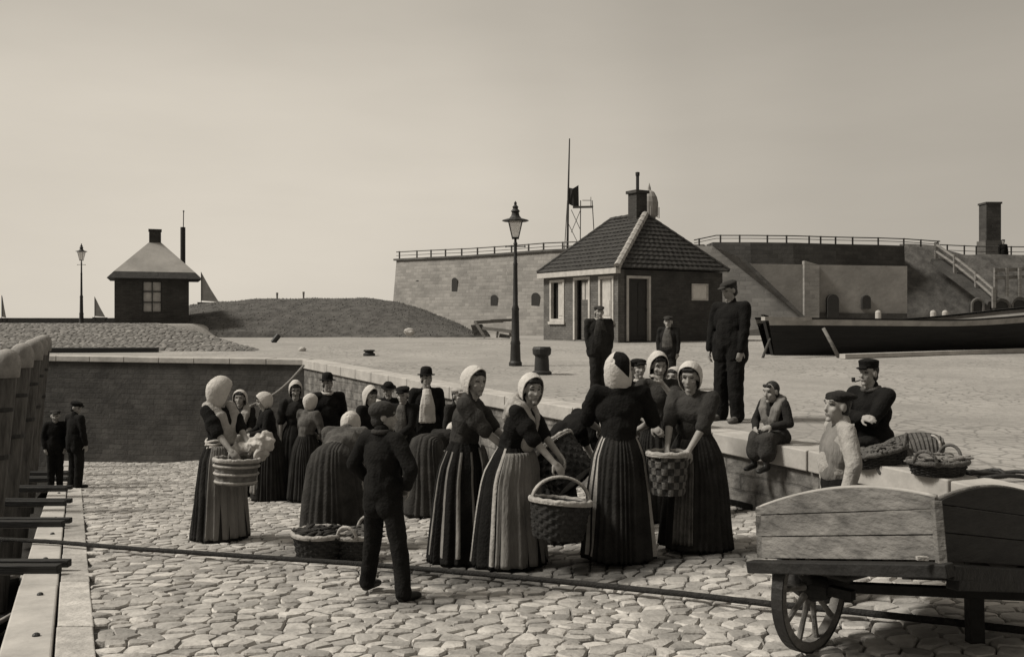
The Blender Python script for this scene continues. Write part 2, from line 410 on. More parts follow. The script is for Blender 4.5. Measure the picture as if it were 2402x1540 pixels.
# dark strip at the foot of the bank behind the far wall
mb = MB(); a = W(112,825,23.9); b = W(370,826,24.1); a.z = zq(0,24)+.06; b.z = a.z
mb.bar(a, b, .22, .13); tag(mb.build('dark_strip', 'tar', bevel=.01), 'long dark timber lying at the foot of the pitched stone bank', 'beam')  # a plain dark strip along the bank foot

# ------------------------------------------------ harbour side: capping, ties, piles
yA, yB = 3.0, 22.6
mb = MB(); y = yA; root = empty('timber_capping', (xedge(yA),yA,zramp(xedge(yA),yA)), 'broad pale timber capping along the harbour edge at the left', 'capping')
k = 0
while y < yB:
    y2 = min(y+random.uniform(3.6,4.6), yB)
    a = [(xedge(y)-.29,y),(xedge(y)-.004,y),(xedge(y2)-.004,y2-.008),(xedge(y2)-.29,y2-.008)]
    q = MB(); q.prism([(p[0],p[1],zramp(xedge(p[1]),p[1])-.24) for p in a], (0,0,.262)); q.build('plank', 'coping', root, bevel=.012)
    for t in (.25,.6,.9):
        yy = lerp(y,y2,t); xx = xedge(yy)-random.uniform(.1,.2)
        bm_ = MB(); bm_.lathe([(.022,0),(.022,.012),(.012,.02)], (xx,yy,zramp(xedge(yy),yy)+.02), n=8); bm_.build('bolt', 'iron', root)
    y = y2
mb = MB()
for i in range(32):
    y = 3+19.6*i/31; y2 = 3+19.6*(i+1)/31
    a = Vector((xedge(y)-.1,y,zramp(xedge(y),y)-.22)); b = Vector((xedge(y2)-.1,y2,zramp(xedge(y2),y2)-.22))
    mb.prism([a, b, b+Vector((0,0,-3.2)), a+Vector((0,0,-3.2))], (-.12,-.05,0))
mb.build('sheet_piling', 'darkwall', root)
first = None
for py, two in ((1349,1),(1239,1),(1189,0),(1155,0),(1131,0),(1117,0)):
    yy = 2902/(py-951); xx = xedge(yy); z = zramp(xx,yy)+.04
    if first is None:
        r = empty('tie_beam', (xx,yy,z), 'nearest pair of dark tie timbers bolted across the pale capping', 'beam', 'tie timbers across the harbour capping')
        m = MB(); m.box((xx-1.2,yy,z+.015),(2.4,.085,.07)); m.build('timber', 'tar', r, bevel=.008)
        m = MB(); m.box((xx-1.2,yy+.17,z+.015),(2.4,.07,.06)); m.build('timber', 'tar', r, bevel=.008)
        m = MB(); m.box((xx-1.25,yy+.08,z-.03),(2.3,.1,.03)); m.build('strap', 'oldwood', r)
        first = r
    else:
        r = copy_tree(first); r.location = (xx,yy,z)
        r['label'] = {1239:'second pair of tie timbers from the front across the harbour capping',1189:'third tie timber from the front, beside the foot of the nearest pile',1155:'fourth tie timber from the front across the pale capping',1131:'fifth tie timber from the front, left of the two boys',1117:'farthest tie timber across the capping, behind the two boys'}[py]
# piles
pile0 = None
plab = ['nearest round topped fender pile, cut by the left edge','second round topped fender pile from the front','middle round topped fender pile of the row','fourth round topped fender pile from the front','farthest round topped fender pile by the dark end wall']
for i, (px, d, ptop) in enumerate(((16,11.6,820),(52,13.5,806),(78,15.6,796),(92,17.8,790),(103,20.2,786))):
    top = W(px, ptop, d)
    if pile0 is None:
        r = empty('fender_pile', top, plab[0], 'pile', 'fender piles along the harbour edge')
        foot = top+Vector((-.34,-.06,-3.9)); m = MB(); pts = []; rad = []
        for k in range(12):
            t = k/11; pts.append(foot.lerp(top-Vector((0,0,.13)), t)); rad.append(.135*(1+.04*noise.noise(Vector((t*5,1,2)))))
        m.tube(pts, rad, 14); m.build('shaft', 'pile', r, smooth=False); autosmooth(r.children[0], 40)
        c = MB(); c.lathe([(.146,-.26),(.158,-.14),(.160,-.06),(.148,.0),(.118,.055),(.07,.09),(.03,.10),(.0,.103)], top-Vector((0,0,.09)), 16); c.build('cap', 'pilecap', r, smooth=True)
        for zz in (-.75,-1.35):
            b = MB(); b.lathe([(.146,zz-.03),(.15,zz-.02),(.15,zz+.02),(.146,zz+.03)], top+Vector((.34/3.9*zz,.06/3.9*zz,0)), 14)
            b.build('iron_band', 'iron', r)
        pile0 = r
    else:
        r = copy_tree(pile0); r.location = top; r['label'] = plab[i]
# a walings beam that ties the piles together over the water
# rowing skiff gunwales just seen at the bottom-left corner (two pale hoops on dark water)
root = empty('moored_skiff', (-7.35,12.2,-1.2), 'dark moored boat with pale curved gunwales at the bottom left corner', 'boat')
m = MB(); rows = []
c0 = Vector((-7.35,12.2,-.78))
for i in range(15):
    t = i/14*2-1; w = .62*math.sqrt(max(0,1-abs(t)**2.4))+.02; row = []
    for j in range(11):
        s = j/10*2-1; row.append(c0+Vector((w*s*(1 if abs(s)<.99 else 1), t*1.5, -.42*(1-abs(s)**2.5)+.12*t*t)))
    rows.append(row)
m.grid(rows); h = m.build('hull', 'tar', root, smooth=True); sm = h.modifiers.new('s','SOLIDIFY'); sm.thickness = .03
for sgn in (-1,1):
    m = MB(); m.tube([c0+Vector((sgn*(.62*math.sqrt(max(0,1-abs(i/14*2-1)**2.4))+.03),(i/14*2-1)*1.5,.02+.12*(i/14*2-1)**2)) for i in range(15)], .035, 8); m.build('gunwale', 'strake', root, smooth=True)
m = MB(); m.box(c0+Vector((0,-.3,-.1)),(1.1,.22,.035)); m.build('thwart', 'oldwood', root)

# ================================================================== BEYOND THE END WALL
# pitched stone bank: individually set stones on a slope
def zbank(x, y):
    t = sstep(24.4, 32.5, y); top = ZC-.28
    px = CX+F*x/y
    fall = 1-sstep(lerp(640,460,t)-90, lerp(640,460,t), px)
    return zq(x,y)-.06+(top+.06-zq(x,y)-.0)*t*fall+(.10*fall*sstep(24.2,24.8,y))
mb = MB(); rows = []
for i in range(46):
    y = 24.2+16.0*i/45; r = []
    for j in range(81):
        x = lerp(-34, (690-CX)/F*y, j/80.0); r.append(Vector((x,y,zbank(x,min(y,33.5))-(.35*sstep(37.5,40.2,y)))))
    rows.append(r)
mb.grid(rows, 1)
seeds = []
y = 24.4; k = 0
while y < 33.2:
    x = -21+(.12 if k % 2 else 0)
    while x < (660-CX)/F*y: seeds.append((x+random.uniform(-.07,.07), y+random.uniform(-.09,.09))); x += random.uniform(.14,.22)
    y += .26; k += 1
setts(mb, seeds, .7, lambda x, y: (CX+F*x/y) < lerp(640,450,sstep(24.4,32.5,y))-10 and x > -20.8, zbank, .012, .03, .02)
tag(mb.build('stone_bank', ['bank','quay'], smooth=True, fix=False), kind='structure')
# turf mound
crest = [(395,790),(440,716),(520,707),(600,702),(700,699),(860,700),(930,708),(1000,728),(1060,752),(1110,776),(1150,800)]
front = [(395,770),(445,766),(640,774),(800,788),(960,784),(1080,776),(1150,778)]
mb = MB(); rows = []
for i in range(60):
    px = lerp(395,1150,i/59.0); yc = interp(crest,px); yf = interp(front,px); row = []
    zc = ZC-(yc-HY)/F*45.0
    yb = clamp(.95/max(.02,(yf-HY)/F), 30, 42) if yf > HY+8 else 40
    for j in range(34):
        t = max(0,j-1)/32.0; d = lerp(37.0,54.0,t)-(.4 if j == 0 else 0)
        zf = ZC-(yf-HY)/F*37.0
        z = lerp(zf-.12, zc, math.sin(min(1,t/.47)*math.pi/2)**1.1) if t < .47 else lerp(zc, zf-.4, sstep(.47,1,t))
        if j == 0: z = ZC-1.0
        x = (px-CX)/F*d
        z += .06*noise.noise(Vector((x*.7,d*.7,3)))+.035*noise.noise(Vector((x*2.3,d*2.3,7)))
        row.append(Vector((x,d,z)))
    rows.append(row)
mb.grid(rows)
# tufts
for k in range(5000):
    i = random.randrange(58); j = random.randrange(18); a = rows[i][j].lerp(rows[i+1][j+1], random.random())
    w = random.uniform(.012,.03); hh = random.uniform(.02,.07); an = random.uniform(0,6.28); dx = Vector((math.cos(an)*w,math.sin(an)*w,0))
    mb.add([a-dx+Vector((0,0,-.03)), a+dx+Vector((0,0,-.03)), a+Vector((random.uniform(-.05,.05),random.uniform(-.05,.05),hh))], [(0,1,2)])
tag(mb.build('grass_mound', 'turf', fix=False), kind='structure')
# far breakwater on the horizon
mb = MB(); d = 330.0
a = W(-500,745,d); b = W(760,746,d)
pts = [a+Vector((0,0,-.35))]
for i in range(40): pts.append(a.lerp(b,i/39.0)+Vector((0,0,.12*noise.noise(Vector((i*.9,0,0))))))
pts += [b+Vector((0,0,-6)), a+Vector((0,0,-6))]
mb.prism(pts, (0,14,0)); tag(mb.build('breakwater', 'fortdark'), 'low dark breakwater line along the sea horizon at left', 'breakwater')

# sails
def sailboat(px, pb, pt, w, d, label, gaff=0):
    o = W(px, pb, d); r = empty('sailing_boat', o, label, 'boat', 'distant sailing boats')
    H = (pb-pt)/F*d; Wd = w/F*d
    m = MB(); m.prism([o+Vector((0,0,.1*H)), o+Vector((0,0,H)), o+Vector((Wd*.5,0,H*.5)), o+Vector((Wd,0,.06*H))], (0,.05*H,0)); m.build('sail', 'sail', r)
    m = MB(); m.tube([o+Vector((0,0,-.1*H)), o+Vector((0,0,1.03*H))], .012*H, 6); m.build('mast', 'fortdark', r)
    m = MB(); m.prism([o+Vector((-.25*Wd,0,.05*H)), o+Vector((1.1*Wd,0,.04*H)), o+Vector((.95*Wd,0,-.12*H)), o+Vector((-.12*Wd,0,-.12*H))], (0,.2*H,0)); m.build('hull', 'fortdark', r)
    return r
sailboat(222,746,697,24,260,'small distant boat with a triangular grey sail left of the hut')
sailboat(472,712,640,40,200,'larger distant boat whose grey sail rises behind the mound right of the hut')
sailboat(4,748,694,9,260,'faint distant sail at the very left edge of the horizon')
# faint far masts behind the mound
for px, yb, yt, lab in ((650,705,686,'thin grey sea mark rising above the mound top, left one of the two'),(712,704,684,'thin grey sea mark above the middle of the mound, right one of the two')):
    m = MB(); a = W(px,yb+20,150); b = W(px,yt,150); m.tube([a,a.lerp(b,.6),b], [.10,.12,.2], 6); tag(m.build('sea_mark', 'grey'), lab, 'sea mark')

# ================================================================== HUT AT LEFT
d = 37.0; ox = (270-CX)/F*d; wd = (445-270)/F*d; zb = ZC-(766-HY)/F*d; ht = (766-652)/F*d; dp = 3.0
root = empty('watch_hut', (ox+wd/2, d+dp/2, zb), 'small square dark brick hut with pale pyramid roof at left', 'hut')
m = MB(); wx0, wx1 = (334-CX)/F*d, (381-CX)/F*d; wz0, wz1 = ZC-(734-HY)/F*d, ZC-(658-HY)/F*d
# front wall in four pieces round the window, plus sides and back
m.prism([(ox,d,zb-.1),(wx0,d,zb-.1),(wx0,d,zb+ht),(ox,d,zb+ht)], (0,.2,0)); m.prism([(wx1,d,zb-.1),(ox+wd,d,zb-.1),(ox+wd,d,zb+ht),(wx1,d,zb+ht)], (0,.2,0))
m.prism([(wx0,d,zb-.1),(wx1,d,zb-.1),(wx1,d,wz0),(wx0,d,wz0)], (0,.2,0)); m.prism([(wx0,d,wz1),(wx1,d,wz1),(wx1,d,zb+ht),(wx0,d,zb+ht)], (0,.2,0))
for xx in (ox, ox+wd-.2): m.box((xx+.1,d+.2+dp/2-.1,zb+ht/2-.05),(.2,dp-.2,ht+.1))
m.box((ox+wd/2,d+dp+.1,zb+ht/2),(wd-.4,.2,ht)); m.build('wall', 'brickdark_shade', root)
win = MB(); cz = (wz0+wz1)/2; cw = wx1-wx0; chh = wz1-wz0; cxx = (wx0+wx1)/2
for q in (-1,1): win.box((cxx+q*(cw/2-.03),d+.05,cz),(.06,.08,chh))
for q in (-1,1): win.box((cxx,d+.05,cz+q*(chh/2-.03)),(cw-.12,.08,.06))
win.box((cxx,d+.06,cz),(.045,.05,chh-.12))
for q in (-1,1):
    for s in (-1,1): win.box((cxx+s*(cw/4-.008),d+.06,cz+q*chh/6),(cw/2-.08,.045,.045))
wobj = win.build('window', 'door', root)
gl = MB(); gl.box((cxx,d+.12,cz),(cw-.02,.02,chh-.02)); gl.build('pane', 'paleglass', wobj)
# roof: eaves band then pyramid
ex0, ex1 = (244-CX)/F*(d-.35), (469-CX)/F*(d-.35); ew = ex1-ex0; ecx = (ex0+ex1)/2; ez = zb+ht
rf = MB(); cy = d+dp/2; hh = ew/2; ap = ZC-(570-HY)/F*cy; yy0, yy1 = d-.35, d+dp+.35
def ring(f, z): return [Vector((ecx+hh*f*sx, cy+(yy1-yy0)/2*f*sy, z)) for sx, sy in ((-1,-1),(1,-1),(1,1),(-1,1))]
r0, r1, r2 = ring(1, ez-.02), ring(.86, ez+.25), ring(.13, ap)
rf.add(r0+r1+r2, [(0,1,5,4),(1,2,6,5),(2,3,7,6),(3,0,4,7),(3,2,1,0)], 0)
rf.add(r1+r2, [(0,1,5,4),(1,2,6,5),(2,3,7,6),(3,0,4,7),(4,5,6,7)], 1)
rob = rf.build('roof', ['tile','zinc'], root)
ch = MB(); ch.box((ecx,cy,ap+.0),(.50,.50,.95)); ch.box((ecx,cy,ap+.51),(.56,.56,.08)); ch.build('chimney', 'brickdark_shade', rob)
fl = MB(); fx = (427-CX)/F*(cy+.3)+.76; fl.tube([(fx,cy+.3,ez+.5),(fx,cy+.3,ZC-(530-HY)/F*cy)], .11, 10); fl.tube([(fx+.02,cy+.3,ZC-(530-HY)/F*cy),(fx+.03,cy+.3,ZC-(492-HY)/F*cy)], .02, 6); fl.lathe([(.0,-.05),(.05,0),(0,.05)], (fx+.03,cy+.3,ZC-(492-HY)/F*cy), 8)
fl.build('flue_pipe', 'iron', rob, smooth=False)

th_ = math.atan((CX-357)/F); fc = W(357,766,d); root.location = (fc.x-math.sin(th_)*1.4, fc.y+math.cos(th_)*1.4, zb); root.rotation_euler = (0,0,th_); root.scale = (.93,.93,1)
# ================================================================== LAMP POSTS
def lamp(px, d, yb, yt, label, thin=1.0, scale=None):
    base = W(px, yb, d); H = (yb-yt)/F*d; r = empty('street_lamp', base, label, 'street lamp', 'gas lamps')
    k = H/3.5*thin*.86; m = MB()
    m.lathe([(.16*k,-.1),(.16*k,.08),(.13*k,.12),(.115*k,.45),(.125*k,.5),(.10*k,.56),(.085*k,1.15*H/3.5),(.095*k,1.2*H/3.5),(.062*k,1.28*H/3.5),(.05*k,.6*H),(.058*k,.61*H),(.045*k,.62*H),(.038*k,.725*H),(.055*k,.73*H),(.03*k,.745*H),(.03*k,.765*H)], base, 12); m.build('post', 'iron', r, smooth=False); autosmooth(r.children[-1], 30)
    m = MB(); zz = base.z+.715*H; m.tube([base+Vector((-.22*k,0,.715*H)), base+Vector((.22*k,0,.715*H))], .014*k, 6)
    for q in (-1,1): m.lathe([(0,-.03*k),(.03*k,0),(0,.03*k)], base+Vector((q*.23*k,0,.715*H)), 8)
    m.build('ladder_bar', 'iron', r)
    ln = MB(); z0, z1 = .765*H, .865*H; w0, w1 = .075*k, .165*k
    for sx, sy in ((-1,-1),(1,-1),(1,1),(-1,1)): ln.bar(base+Vector((w0*sx,w0*sy,z0)), base+Vector((w1*sx,w1*sy,z1)), .016*k, .016*k)
    ln.box(base+Vector((0,0,z0)), (w0*2.3,w0*2.3,.04*k)); 
    ln.lathe([(.30*k,0),(.33*k,.012*k),(.32*k,.028*k),(.15*k,.075*k),(.10*k,.14*k),(.085*k,.22*k),(.115*k,.24*k),(.06*k,.31*k),(.075*k,.35*k),(.03*k,.40*k),(.035*k,.45*k),(.0,.50*k)], base+Vector((0,0,z1)), 4 if False else 12)
    lo = ln.build('lantern', 'iron', r)
    gm = MB(); 
    a = [base+Vector((w0*.95*sx,w0*.95*sy,z0+.02)) for sx, sy in ((-1,-1),(1,-1),(1,1),(-1,1))]; b = [base+Vector((w1*.95*sx,w1*.95*sy,z1)) for sx, sy in ((-1,-1),(1,-1),(1,1),(-1,1))]
    gm.add(a+b, [(0,1,5,4),(1,2,6,5),(2,3,7,6),(3,0,4,7)])
    gm.build('lantern_glass', M['lampglass'], lo)
    return r
lg = bpy.data.materials.new('lamp_glass'); lg.use_nodes = True; M['lampglass'] = lg
pb = lg.node_tree.nodes['Principled BSDF']; pb.inputs['Base Color'].default_value = g(.7); pb.inputs['Roughness'].default_value = .3; pb.inputs['Alpha'].default_value = .55
p = ground_hit(1209, 858, zq)
lamp(1209, p.y, 859, 466, 'tall black gas lamp post standing on the quay in front of the fort')
lamp(191, 36.5, 765, 563, 'thin distant gas lamp left of the dark hut', thin=.8)

# bollards
def bollard(px, yb, yt, label, rr=.17):
    p = ground_hit(px, yb, zq); H = (yb-yt)/F*p.y; r = empty('mooring_bollard', p, label, 'bollard', 'bollards on the quay')
    m = MB(); m.lathe([(rr*1.25,-.05),(rr*1.25,.05),(rr*.95,.08),(rr*.9,H*.5),(rr*.85,H*.66)], p, 14); m.build('shaft', 'iron', r, smooth=False); autosmooth(r.children[-1],30)
    m = MB(); m.lathe([(rr*.85,H*.66),(rr*1.15,H*.74),(rr*1.2,H*.92),(rr*1.05,H),(0,H*1.01)], p, 14); m.build('head', 'iron', r, smooth=False); autosmooth(r.children[-1],30)
bollard(1271, 878, 813, 'dark mushroom headed mooring bollard just right of the lamp post', .15)
bollard(866, 834, 820, 'low dark bollard stump lying far off in the middle of the quay', .12)
m = MB(); p = ground_hit(640,803,zq); m.tube([p, p+W(652,786,p.y)-W(640,803,p.y)+Vector((0,.1,0))], .09, 8); tag(m.build('leaning_post','iron'), 'short dark post leaning on the open ground right of the stone bank', 'post')
def rock(px, py, s, label, m='coping'):
    p = ground_hit(px,py,zq); bm = bmesh.new(); bmesh.ops.create_icosphere(bm, subdivisions=3, radius=s)
    for v in bm.verts: v.co = v.co*(1+.25*noise.noise(v.co*2.2/s)); v.co.z *= .75
    me = bpy.data.meshes.new('stone'); bm.to_mesh(me); bm.free(); o = mkobj('stone', me, m); o.location = p+Vector((0,0,s*.4)); tag(o, label, 'stone'); autosmooth(o, 60)
rock(709,823,.1,'small white stone lying above the basin corner')
m = None
# white boulder on the mound foot
p = W(961,778,36.4); bm = bmesh.new(); bmesh.ops.create_icosphere(bm, subdivisions=3, radius=.22)
for v in bm.verts: v.co = v.co*(1+.3*noise.noise(v.co*6)); v.co.z *= .7
me = bpy.data.meshes.new('stone'); bm.to_mesh(me); bm.free(); o = mkobj('stone', me, 'coping'); o.location = p; tag(o, 'pale boulder at the foot of the turf mound', 'stone')
# broken timber trestle beside the mound
root = empty('broken_handcart', W(1150,790,34), 'broken pale timber frame of poles and planks lying between mound and lamp post', 'cart frame')
dd = 34.0; m = MB(); m.bar(W(1112,756,dd),W(1180,752,dd+.4),.08,.12); m.bar(W(1132,769,dd),W(1200,777,dd-.3),.08,.12); m.bar(W(1150,752,dd+.2),W(1205,750,dd+.6),.06,.1); m.build('rail', 'oldwood', root)
m = MB(); m.bar(W(1114,754,dd-.2),W(1138,791,dd-.3),.09,.1); m.bar(W(1168,773,dd-.1),W(1166,792,dd-.1),.08,.08); m.bar(W(1196,776,dd-.2),W(1198,790,dd-.2),.08,.08); m.build('leg', 'oldwood', root)
m = MB(); m.prism([W(1104,762,dd+.3),W(1130,760,dd+.3),W(1150,788,dd+.3),W(1112,788,dd+.3)], (0,.35,0)); m.prism([W(1172,782,dd),W(1198,786,dd),W(1196,793,dd),W(1170,791,dd)], (0,.3,0)); m.build('panel', 'turf', root)

# ================================================================== FORT
def fz(py, d): return ZC-(py-HY)/F*d
root = empty('fort_wall', (-7.4,60,ZC-1), 'long pale rounded fort wall with small dark loopholes behind the lamp post', 'wall')
P = [(930,60.0,610),(1010,57.8,606),(1100,55.8,602),(1190,54.0,596),(1280,52.4,589),(1400,50.6,584),(1520,49.2,580),(1655,48.0,577)]
m = MB(); rows = [[],[],[],[]]
for i, (px, d, yt) in enumerate(P):
    x = (px-CX)/F*d; t = W(px, yt, d); b = Vector((x+(-.1 if i else -.55), d-.55, ZC-1.6))
    if i == 0: b.x = (914-CX)/F*(d-.55)
    rows[0].append(b); rows[1].append(t); rows[2].append(t+Vector((.0,1.2,0))); rows[3].append(Vector((x,d+1.6,ZC-1.6)))
m.grid(rows+[rows[0]]); m.add([r[0] for r in rows], [(0,1,2,3)]); m.build('masonry', 'fort', root, fix=False)
m = MB()
for i in range(len(P)-1):
    a = W(P[i][0], P[i][2], P[i][1]); b = W(P[i+1][0], P[i+1][2], P[i+1][1]); m.bar(a+Vector((0,.25,.03)), b+Vector((0,.25,.03)), .62, .12)
m.build('coping', 'fortmid', root)
# loopholes: dark recesses with pale arched surround
def arch(pxc, y0, y1, wpx, d, nm, parent, mt='glass', dep=.5, face=-.12, slope=0.0):
    x = (pxc-CX)/F*d; w = wpx/F*d/2; zt, zbm = fz(y0,d), fz(y1,d); pts = [Vector((x-w,d+face,zbm)),Vector((x+w,d+face,zbm)),Vector((x+w,d+face,zt-w))]
    for k in range(1,8): a = math.pi*k/8; pts.append(Vector((x+w*math.cos(a),d+face,zt-w+w*math.sin(a))))
    pts.append(Vector((x-w,d+face,zt-w)))
    for q in pts: q.y += (q.x-x)*slope
    mm = MB(); mm.prism(pts, (0,dep,0)); return mm.build(nm, mt, parent)
def yfort(px): return interp([(a,b) for a,b,_ in P], px)
for px, y0, y1, w in ((979,657,684,11),(1066,651,690,14),(1159,691,724,17),(1256,686,722,19)):
    d = yfort(px); zz = (fz((y0+y1)/2,d)-(ZC-1.6))/((fz(600,d))-(ZC-1.6))
    arch(px, y0, y1, w, d-.55*(1-zz)-.09, 'loophole', root, 'door', .3, 0, (yfort(px+5)-yfort(px-5))/(W(px+5,700,yfort(px+5)).x-W(px-5,700,yfort(px-5)).x))
def railing(name, pts, posts, hpx, label, mt='grey', r=.03):
    """pts: (px, py of the wall top, depth)"""
    rt = empty(name, W(pts[0][0],pts[0][1],pts[0][2]), label, 'railing')
    for fr, nm in ((1.0,'top_rail'),(.5,'mid_rail')):
        m = MB(); m.tube([W(a,b-hpx*fr,c) for a,b,c in pts], r*(1 if fr==1 else .6), 6); m.build(nm, mt, rt)
    for px in posts:
        yy = interp([(a,b) for a,b,_ in pts], px); d = interp([(a,c) for a,_,c in pts], px)
        m = MB(); m.tube([W(px,yy+2,d), W(px,yy-hpx-1.5,d)], r*1.5, 6); m.build('railing_post', mt, rt)
    return rt
railing('railing', [(a,y-2,d+.3) for a,d,y in P[:6]], [937,978,1011,1045,1083,1120,1160,1200,1240,1275,1320], 17, 'thin iron railing along the top of the pale fort wall at left of the house', 'fortmid', .035)
# right bastion: dark upper wall, pale rendered casemate wall in front
root = empty('fort_bastion', W(1900,790,45), 'dark upper rampart of the fort behind the boat, over a pale lower wall', 'fort')
Q = [(1672,45.6,568),(1760,45.0,568),(1860,45.0,569),(1960,45.4,572),(2060,46.2,574),(2121,47.0,576)]
m = MB(); rows = [[],[],[],[]]
for px, d, yt in Q:
    t = W(px,yt,d); x = t.x; rows[0].append(Vector((x,d-.5,ZC-1.4))); rows[1].append(t); rows[2].append(t+Vector((0,1.5,0))); rows[3].append(Vector((x,d+1.5,ZC-1.4)))
m.grid(rows+[rows[0]]); m.add([r[0] for r in rows], [(0,1,2,3)]); m.add([r[-1] for r in rows], [(3,2,1,0)]); m.build('upper_wall', 'fortdark', root, fix=False)
m = MB(); d = 44.2      # pale casemate front with sloping left side
m.prism([W(1745,618,d), W(2128,624,d), W(2128,790,d), W(1745,790,d)], (0,1.0,0)); m.build('casemate_wall', 'fortpale', root)
m = MB(); d = 43.95; m.prism([W(1887,611,d),W(1922,621,d),W(1922,790,d),W(1887,790,d)], (0,.35,0)); m.build('buttress', 'fort', root)
m = MB(); d = 44.05; m.prism([W(1922,733,d),W(2128,735,d),W(2128,790,d),W(1922,790,d)], (0,.3,0)); m.build('plinth', 'fortdark', root)
arch(1955, 690, 760, 26, 43.9, 'doorway', root, 'door', .4, 0)
arch(2033, 692, 724, 20, 44.0, 'casemate_window', root, 'door', .4, 0)
# flank wall with raking coping at left
root = empty('flank_wall', W(1750,790,41), 'grey flank wall with a steep raking dark coping between house and boat', 'wall')
d = 42.5; m = MB(); m.prism([W(1600,576,d+3),W(1672,577,d+2),W(1740,606,d),W(1890,752,d-1.0),W(1890,800,d-1.0),W(1600,800,d)], (.3,.8,0)); m.build('masonry', 'fortmid', root)
m = MB(); m.bar(W(1738,604,d-.03),W(1893,752,d-1.05),.35,.14); m.build('coping', 'fortdark', root)
railing('railing', [(1628,577,46.5),(1680,566,45.8),(1760,566,45.2),(1860,567,45.2),(1960,570,45.6),(2060,572,46.4),(2121,574,47.2),(2205,580,47.6)], [1640,1690,1735,1800,1845,1898,1925,1960,2000,2060,2120,2160,2200], 14, 'low iron railing along the dark rampart above the boat', 'fortdark', .03)
# turf rampart on the right with stair
mb = MB(); rows = []
prof = [(2110,577),(2200,579),(2222,590),(2260,600),(2330,600),(2420,601),(2560,603)]
for i in range(50):
    px = lerp(2110,2560,i/49.0); yt = interp(prof,px); row = []
    for j in range(26):
        t = j/25.0; d = lerp(44.6,50.5,t); z = lerp(ZC-1.2, fz(yt,50.5), min(1,t*1.25)**.85)
        x = (px-CX)/F*d; z += .07*noise.noise(Vector((x*.8,d*.8,5))); row.append(Vector((x,d,z)))
    rows.append(row)
mb.grid(rows); mb.grid([[r[-1] for r in rows],[r[-1]+Vector((0,14,-.2)) for r in rows]]); tag(mb.build('rampart_slope','turf',smooth=True,fix=False), kind='structure')
root = empty('stair_railing', W(2210,590,45), 'timber stair handrail descending the dark rampart slope at right', 'handrail')
seq = [(2196,582,47.5),(2240,612,46.2),(2290,652,45.0),(2331,688,43.6)]
for off, nm in ((0,'handrail'),(16,'handrail')):
    m = MB(); m.tube([W(a,b+off-8,c) for a,b,c in seq], .075, 6); m.build(nm, 'oldwood', root)
for a,b,c in seq:
    m = MB(); m.bar(W(a,b-14,c),W(a,b+34,c),.14,.14); m.build('stair_post', 'oldwood', root)
m = MB(); m.bar(W(2200,612,47.6),W(2335,712,43.9),.9,.25); m.build('stair_string', 'fortdark', root)
root = empty('slat_fence', W(2335,680,43.5), 'pale low paling fence on the rampart at the far right edge', 'fence')
for yy in (634,652): 
    m = MB(); m.bar(W(2333,yy,43.6),W(2520,yy-8,44.6),.06,.16); m.build('fence_rail', 'oldwood', root)
for px in (2335,2362,2392,2425,2460,2500):
    m = MB(); m.bar(W(px,628,43.7),W(px,694,43.7),.13,.13); m.build('fence_post', 'oldwood', root)
railing('railing', [(2205,598,50.6),(2300,602,51),(2420,603,51),(2520,604,51)], [2222,2262,2290,2345,2372,2415,2450], 24, 'railing on the rampart top either side of the brick chimney', 'fortdark', .03)
for k, (px, y0, y1, w, lab) in enumerate(((2294,705,752,19,'narrow arched dark opening in the rampart foot, leftmost of three above the boat'),(2350,706,745,30,'middle round arched dark opening in the rampart foot'),(2392,702,742,26,'arched dark opening in the rampart foot nearest the right edge'))):
    rt = empty('casemate_arch', W(px,y1,44), lab, 'arch'); arch(px,y0,y1,w,43.9,'doorway',rt,'door',.5,0); 
    pts = []; x = (px-CX)/F*43.85; w2 = w/F*43.85/2+.08; z1 = fz(y0,43.85); 
    for q in range(13): a = math.pi*q/12; pts.append(Vector((x+w2*math.cos(a),43.87,z1-w2+.08+w2*math.sin(a))))
    pts = [Vector((x+w2,43.87,fz(y1,43.87)))]+pts+[Vector((x-w2,43.87,fz(y1,43.87)))]
    m = MB(); m.tube(pts,.07,6); m.build('arch_surround','fortmid',rt)
# brick chimney on the rampart
c = W(2322,602,52.5); H = (602-476)/F*52.5; w = 36/F*52.5
root = empty('brick_chimney', c, 'tall square dark brick chimney rising from the rampart at right', 'chimney')
m = MB(); m.box(c+Vector((0,0,H*.48)),(w*.95,w*.95,H*1.0)); m.build('shaft','fortdark',root)
m = MB(); m.box(c+Vector((0,0,H*.985)),(w*1.06,w*1.06,H*.035)); m.build('rim_course','fortdark',root)
m = MB(); m.box(c+Vector((0,0,.25)),(w*1.15,w*1.15,1.3)); m.build('plinth','fortmid',root)
# signal mast with board and platform
root = empty('signal_mast', W(1335,585,55), 'tall thin signal mast with dark flag and spidery platform above the fort', 'mast'); d = 54.0
m = MB(); m.tube([W(1331,590,d),W(1333,450,d),W(1336,325,d)],[.07,.055,.035],6); m.build('mast','fortdark',root)
m = MB(); pts = [W(1334,440,d),W(1344,442,d-.1),W(1357,434,d+.1),W(1358,486,d+.15),W(1346,484,d-.1),W(1334,478,d)]; m.prism(pts,(0,.05,0)); m.build('flag','door',root)
m = MB(); m.bar(W(1344,486,d),W(1391,485,d),.35,.09); m.build('platform','fortmid',root)
for a, b in (((1324,590),(1331,470)),((1389,470),(1396,590)),((1362,470),(1361,590))):
    m = MB(); m.tube([W(a[0],a[1],d+.2),W(b[0],b[1],d+.2)],.028,6); m.build('platform_leg','fortmid',root)
m = MB()
for a, b in (((1340,492),(1362,540)),((1362,492),(1340,545)),((1318,579),(1378,578)),((1386,462),(1386,486)),((1366,470),(1386,470)),((1331,520),(1358,575))): m.tube([W(*a,d+.2),W(*b,d+.2)],.02,5)
m.build('brace','fortmid',root)
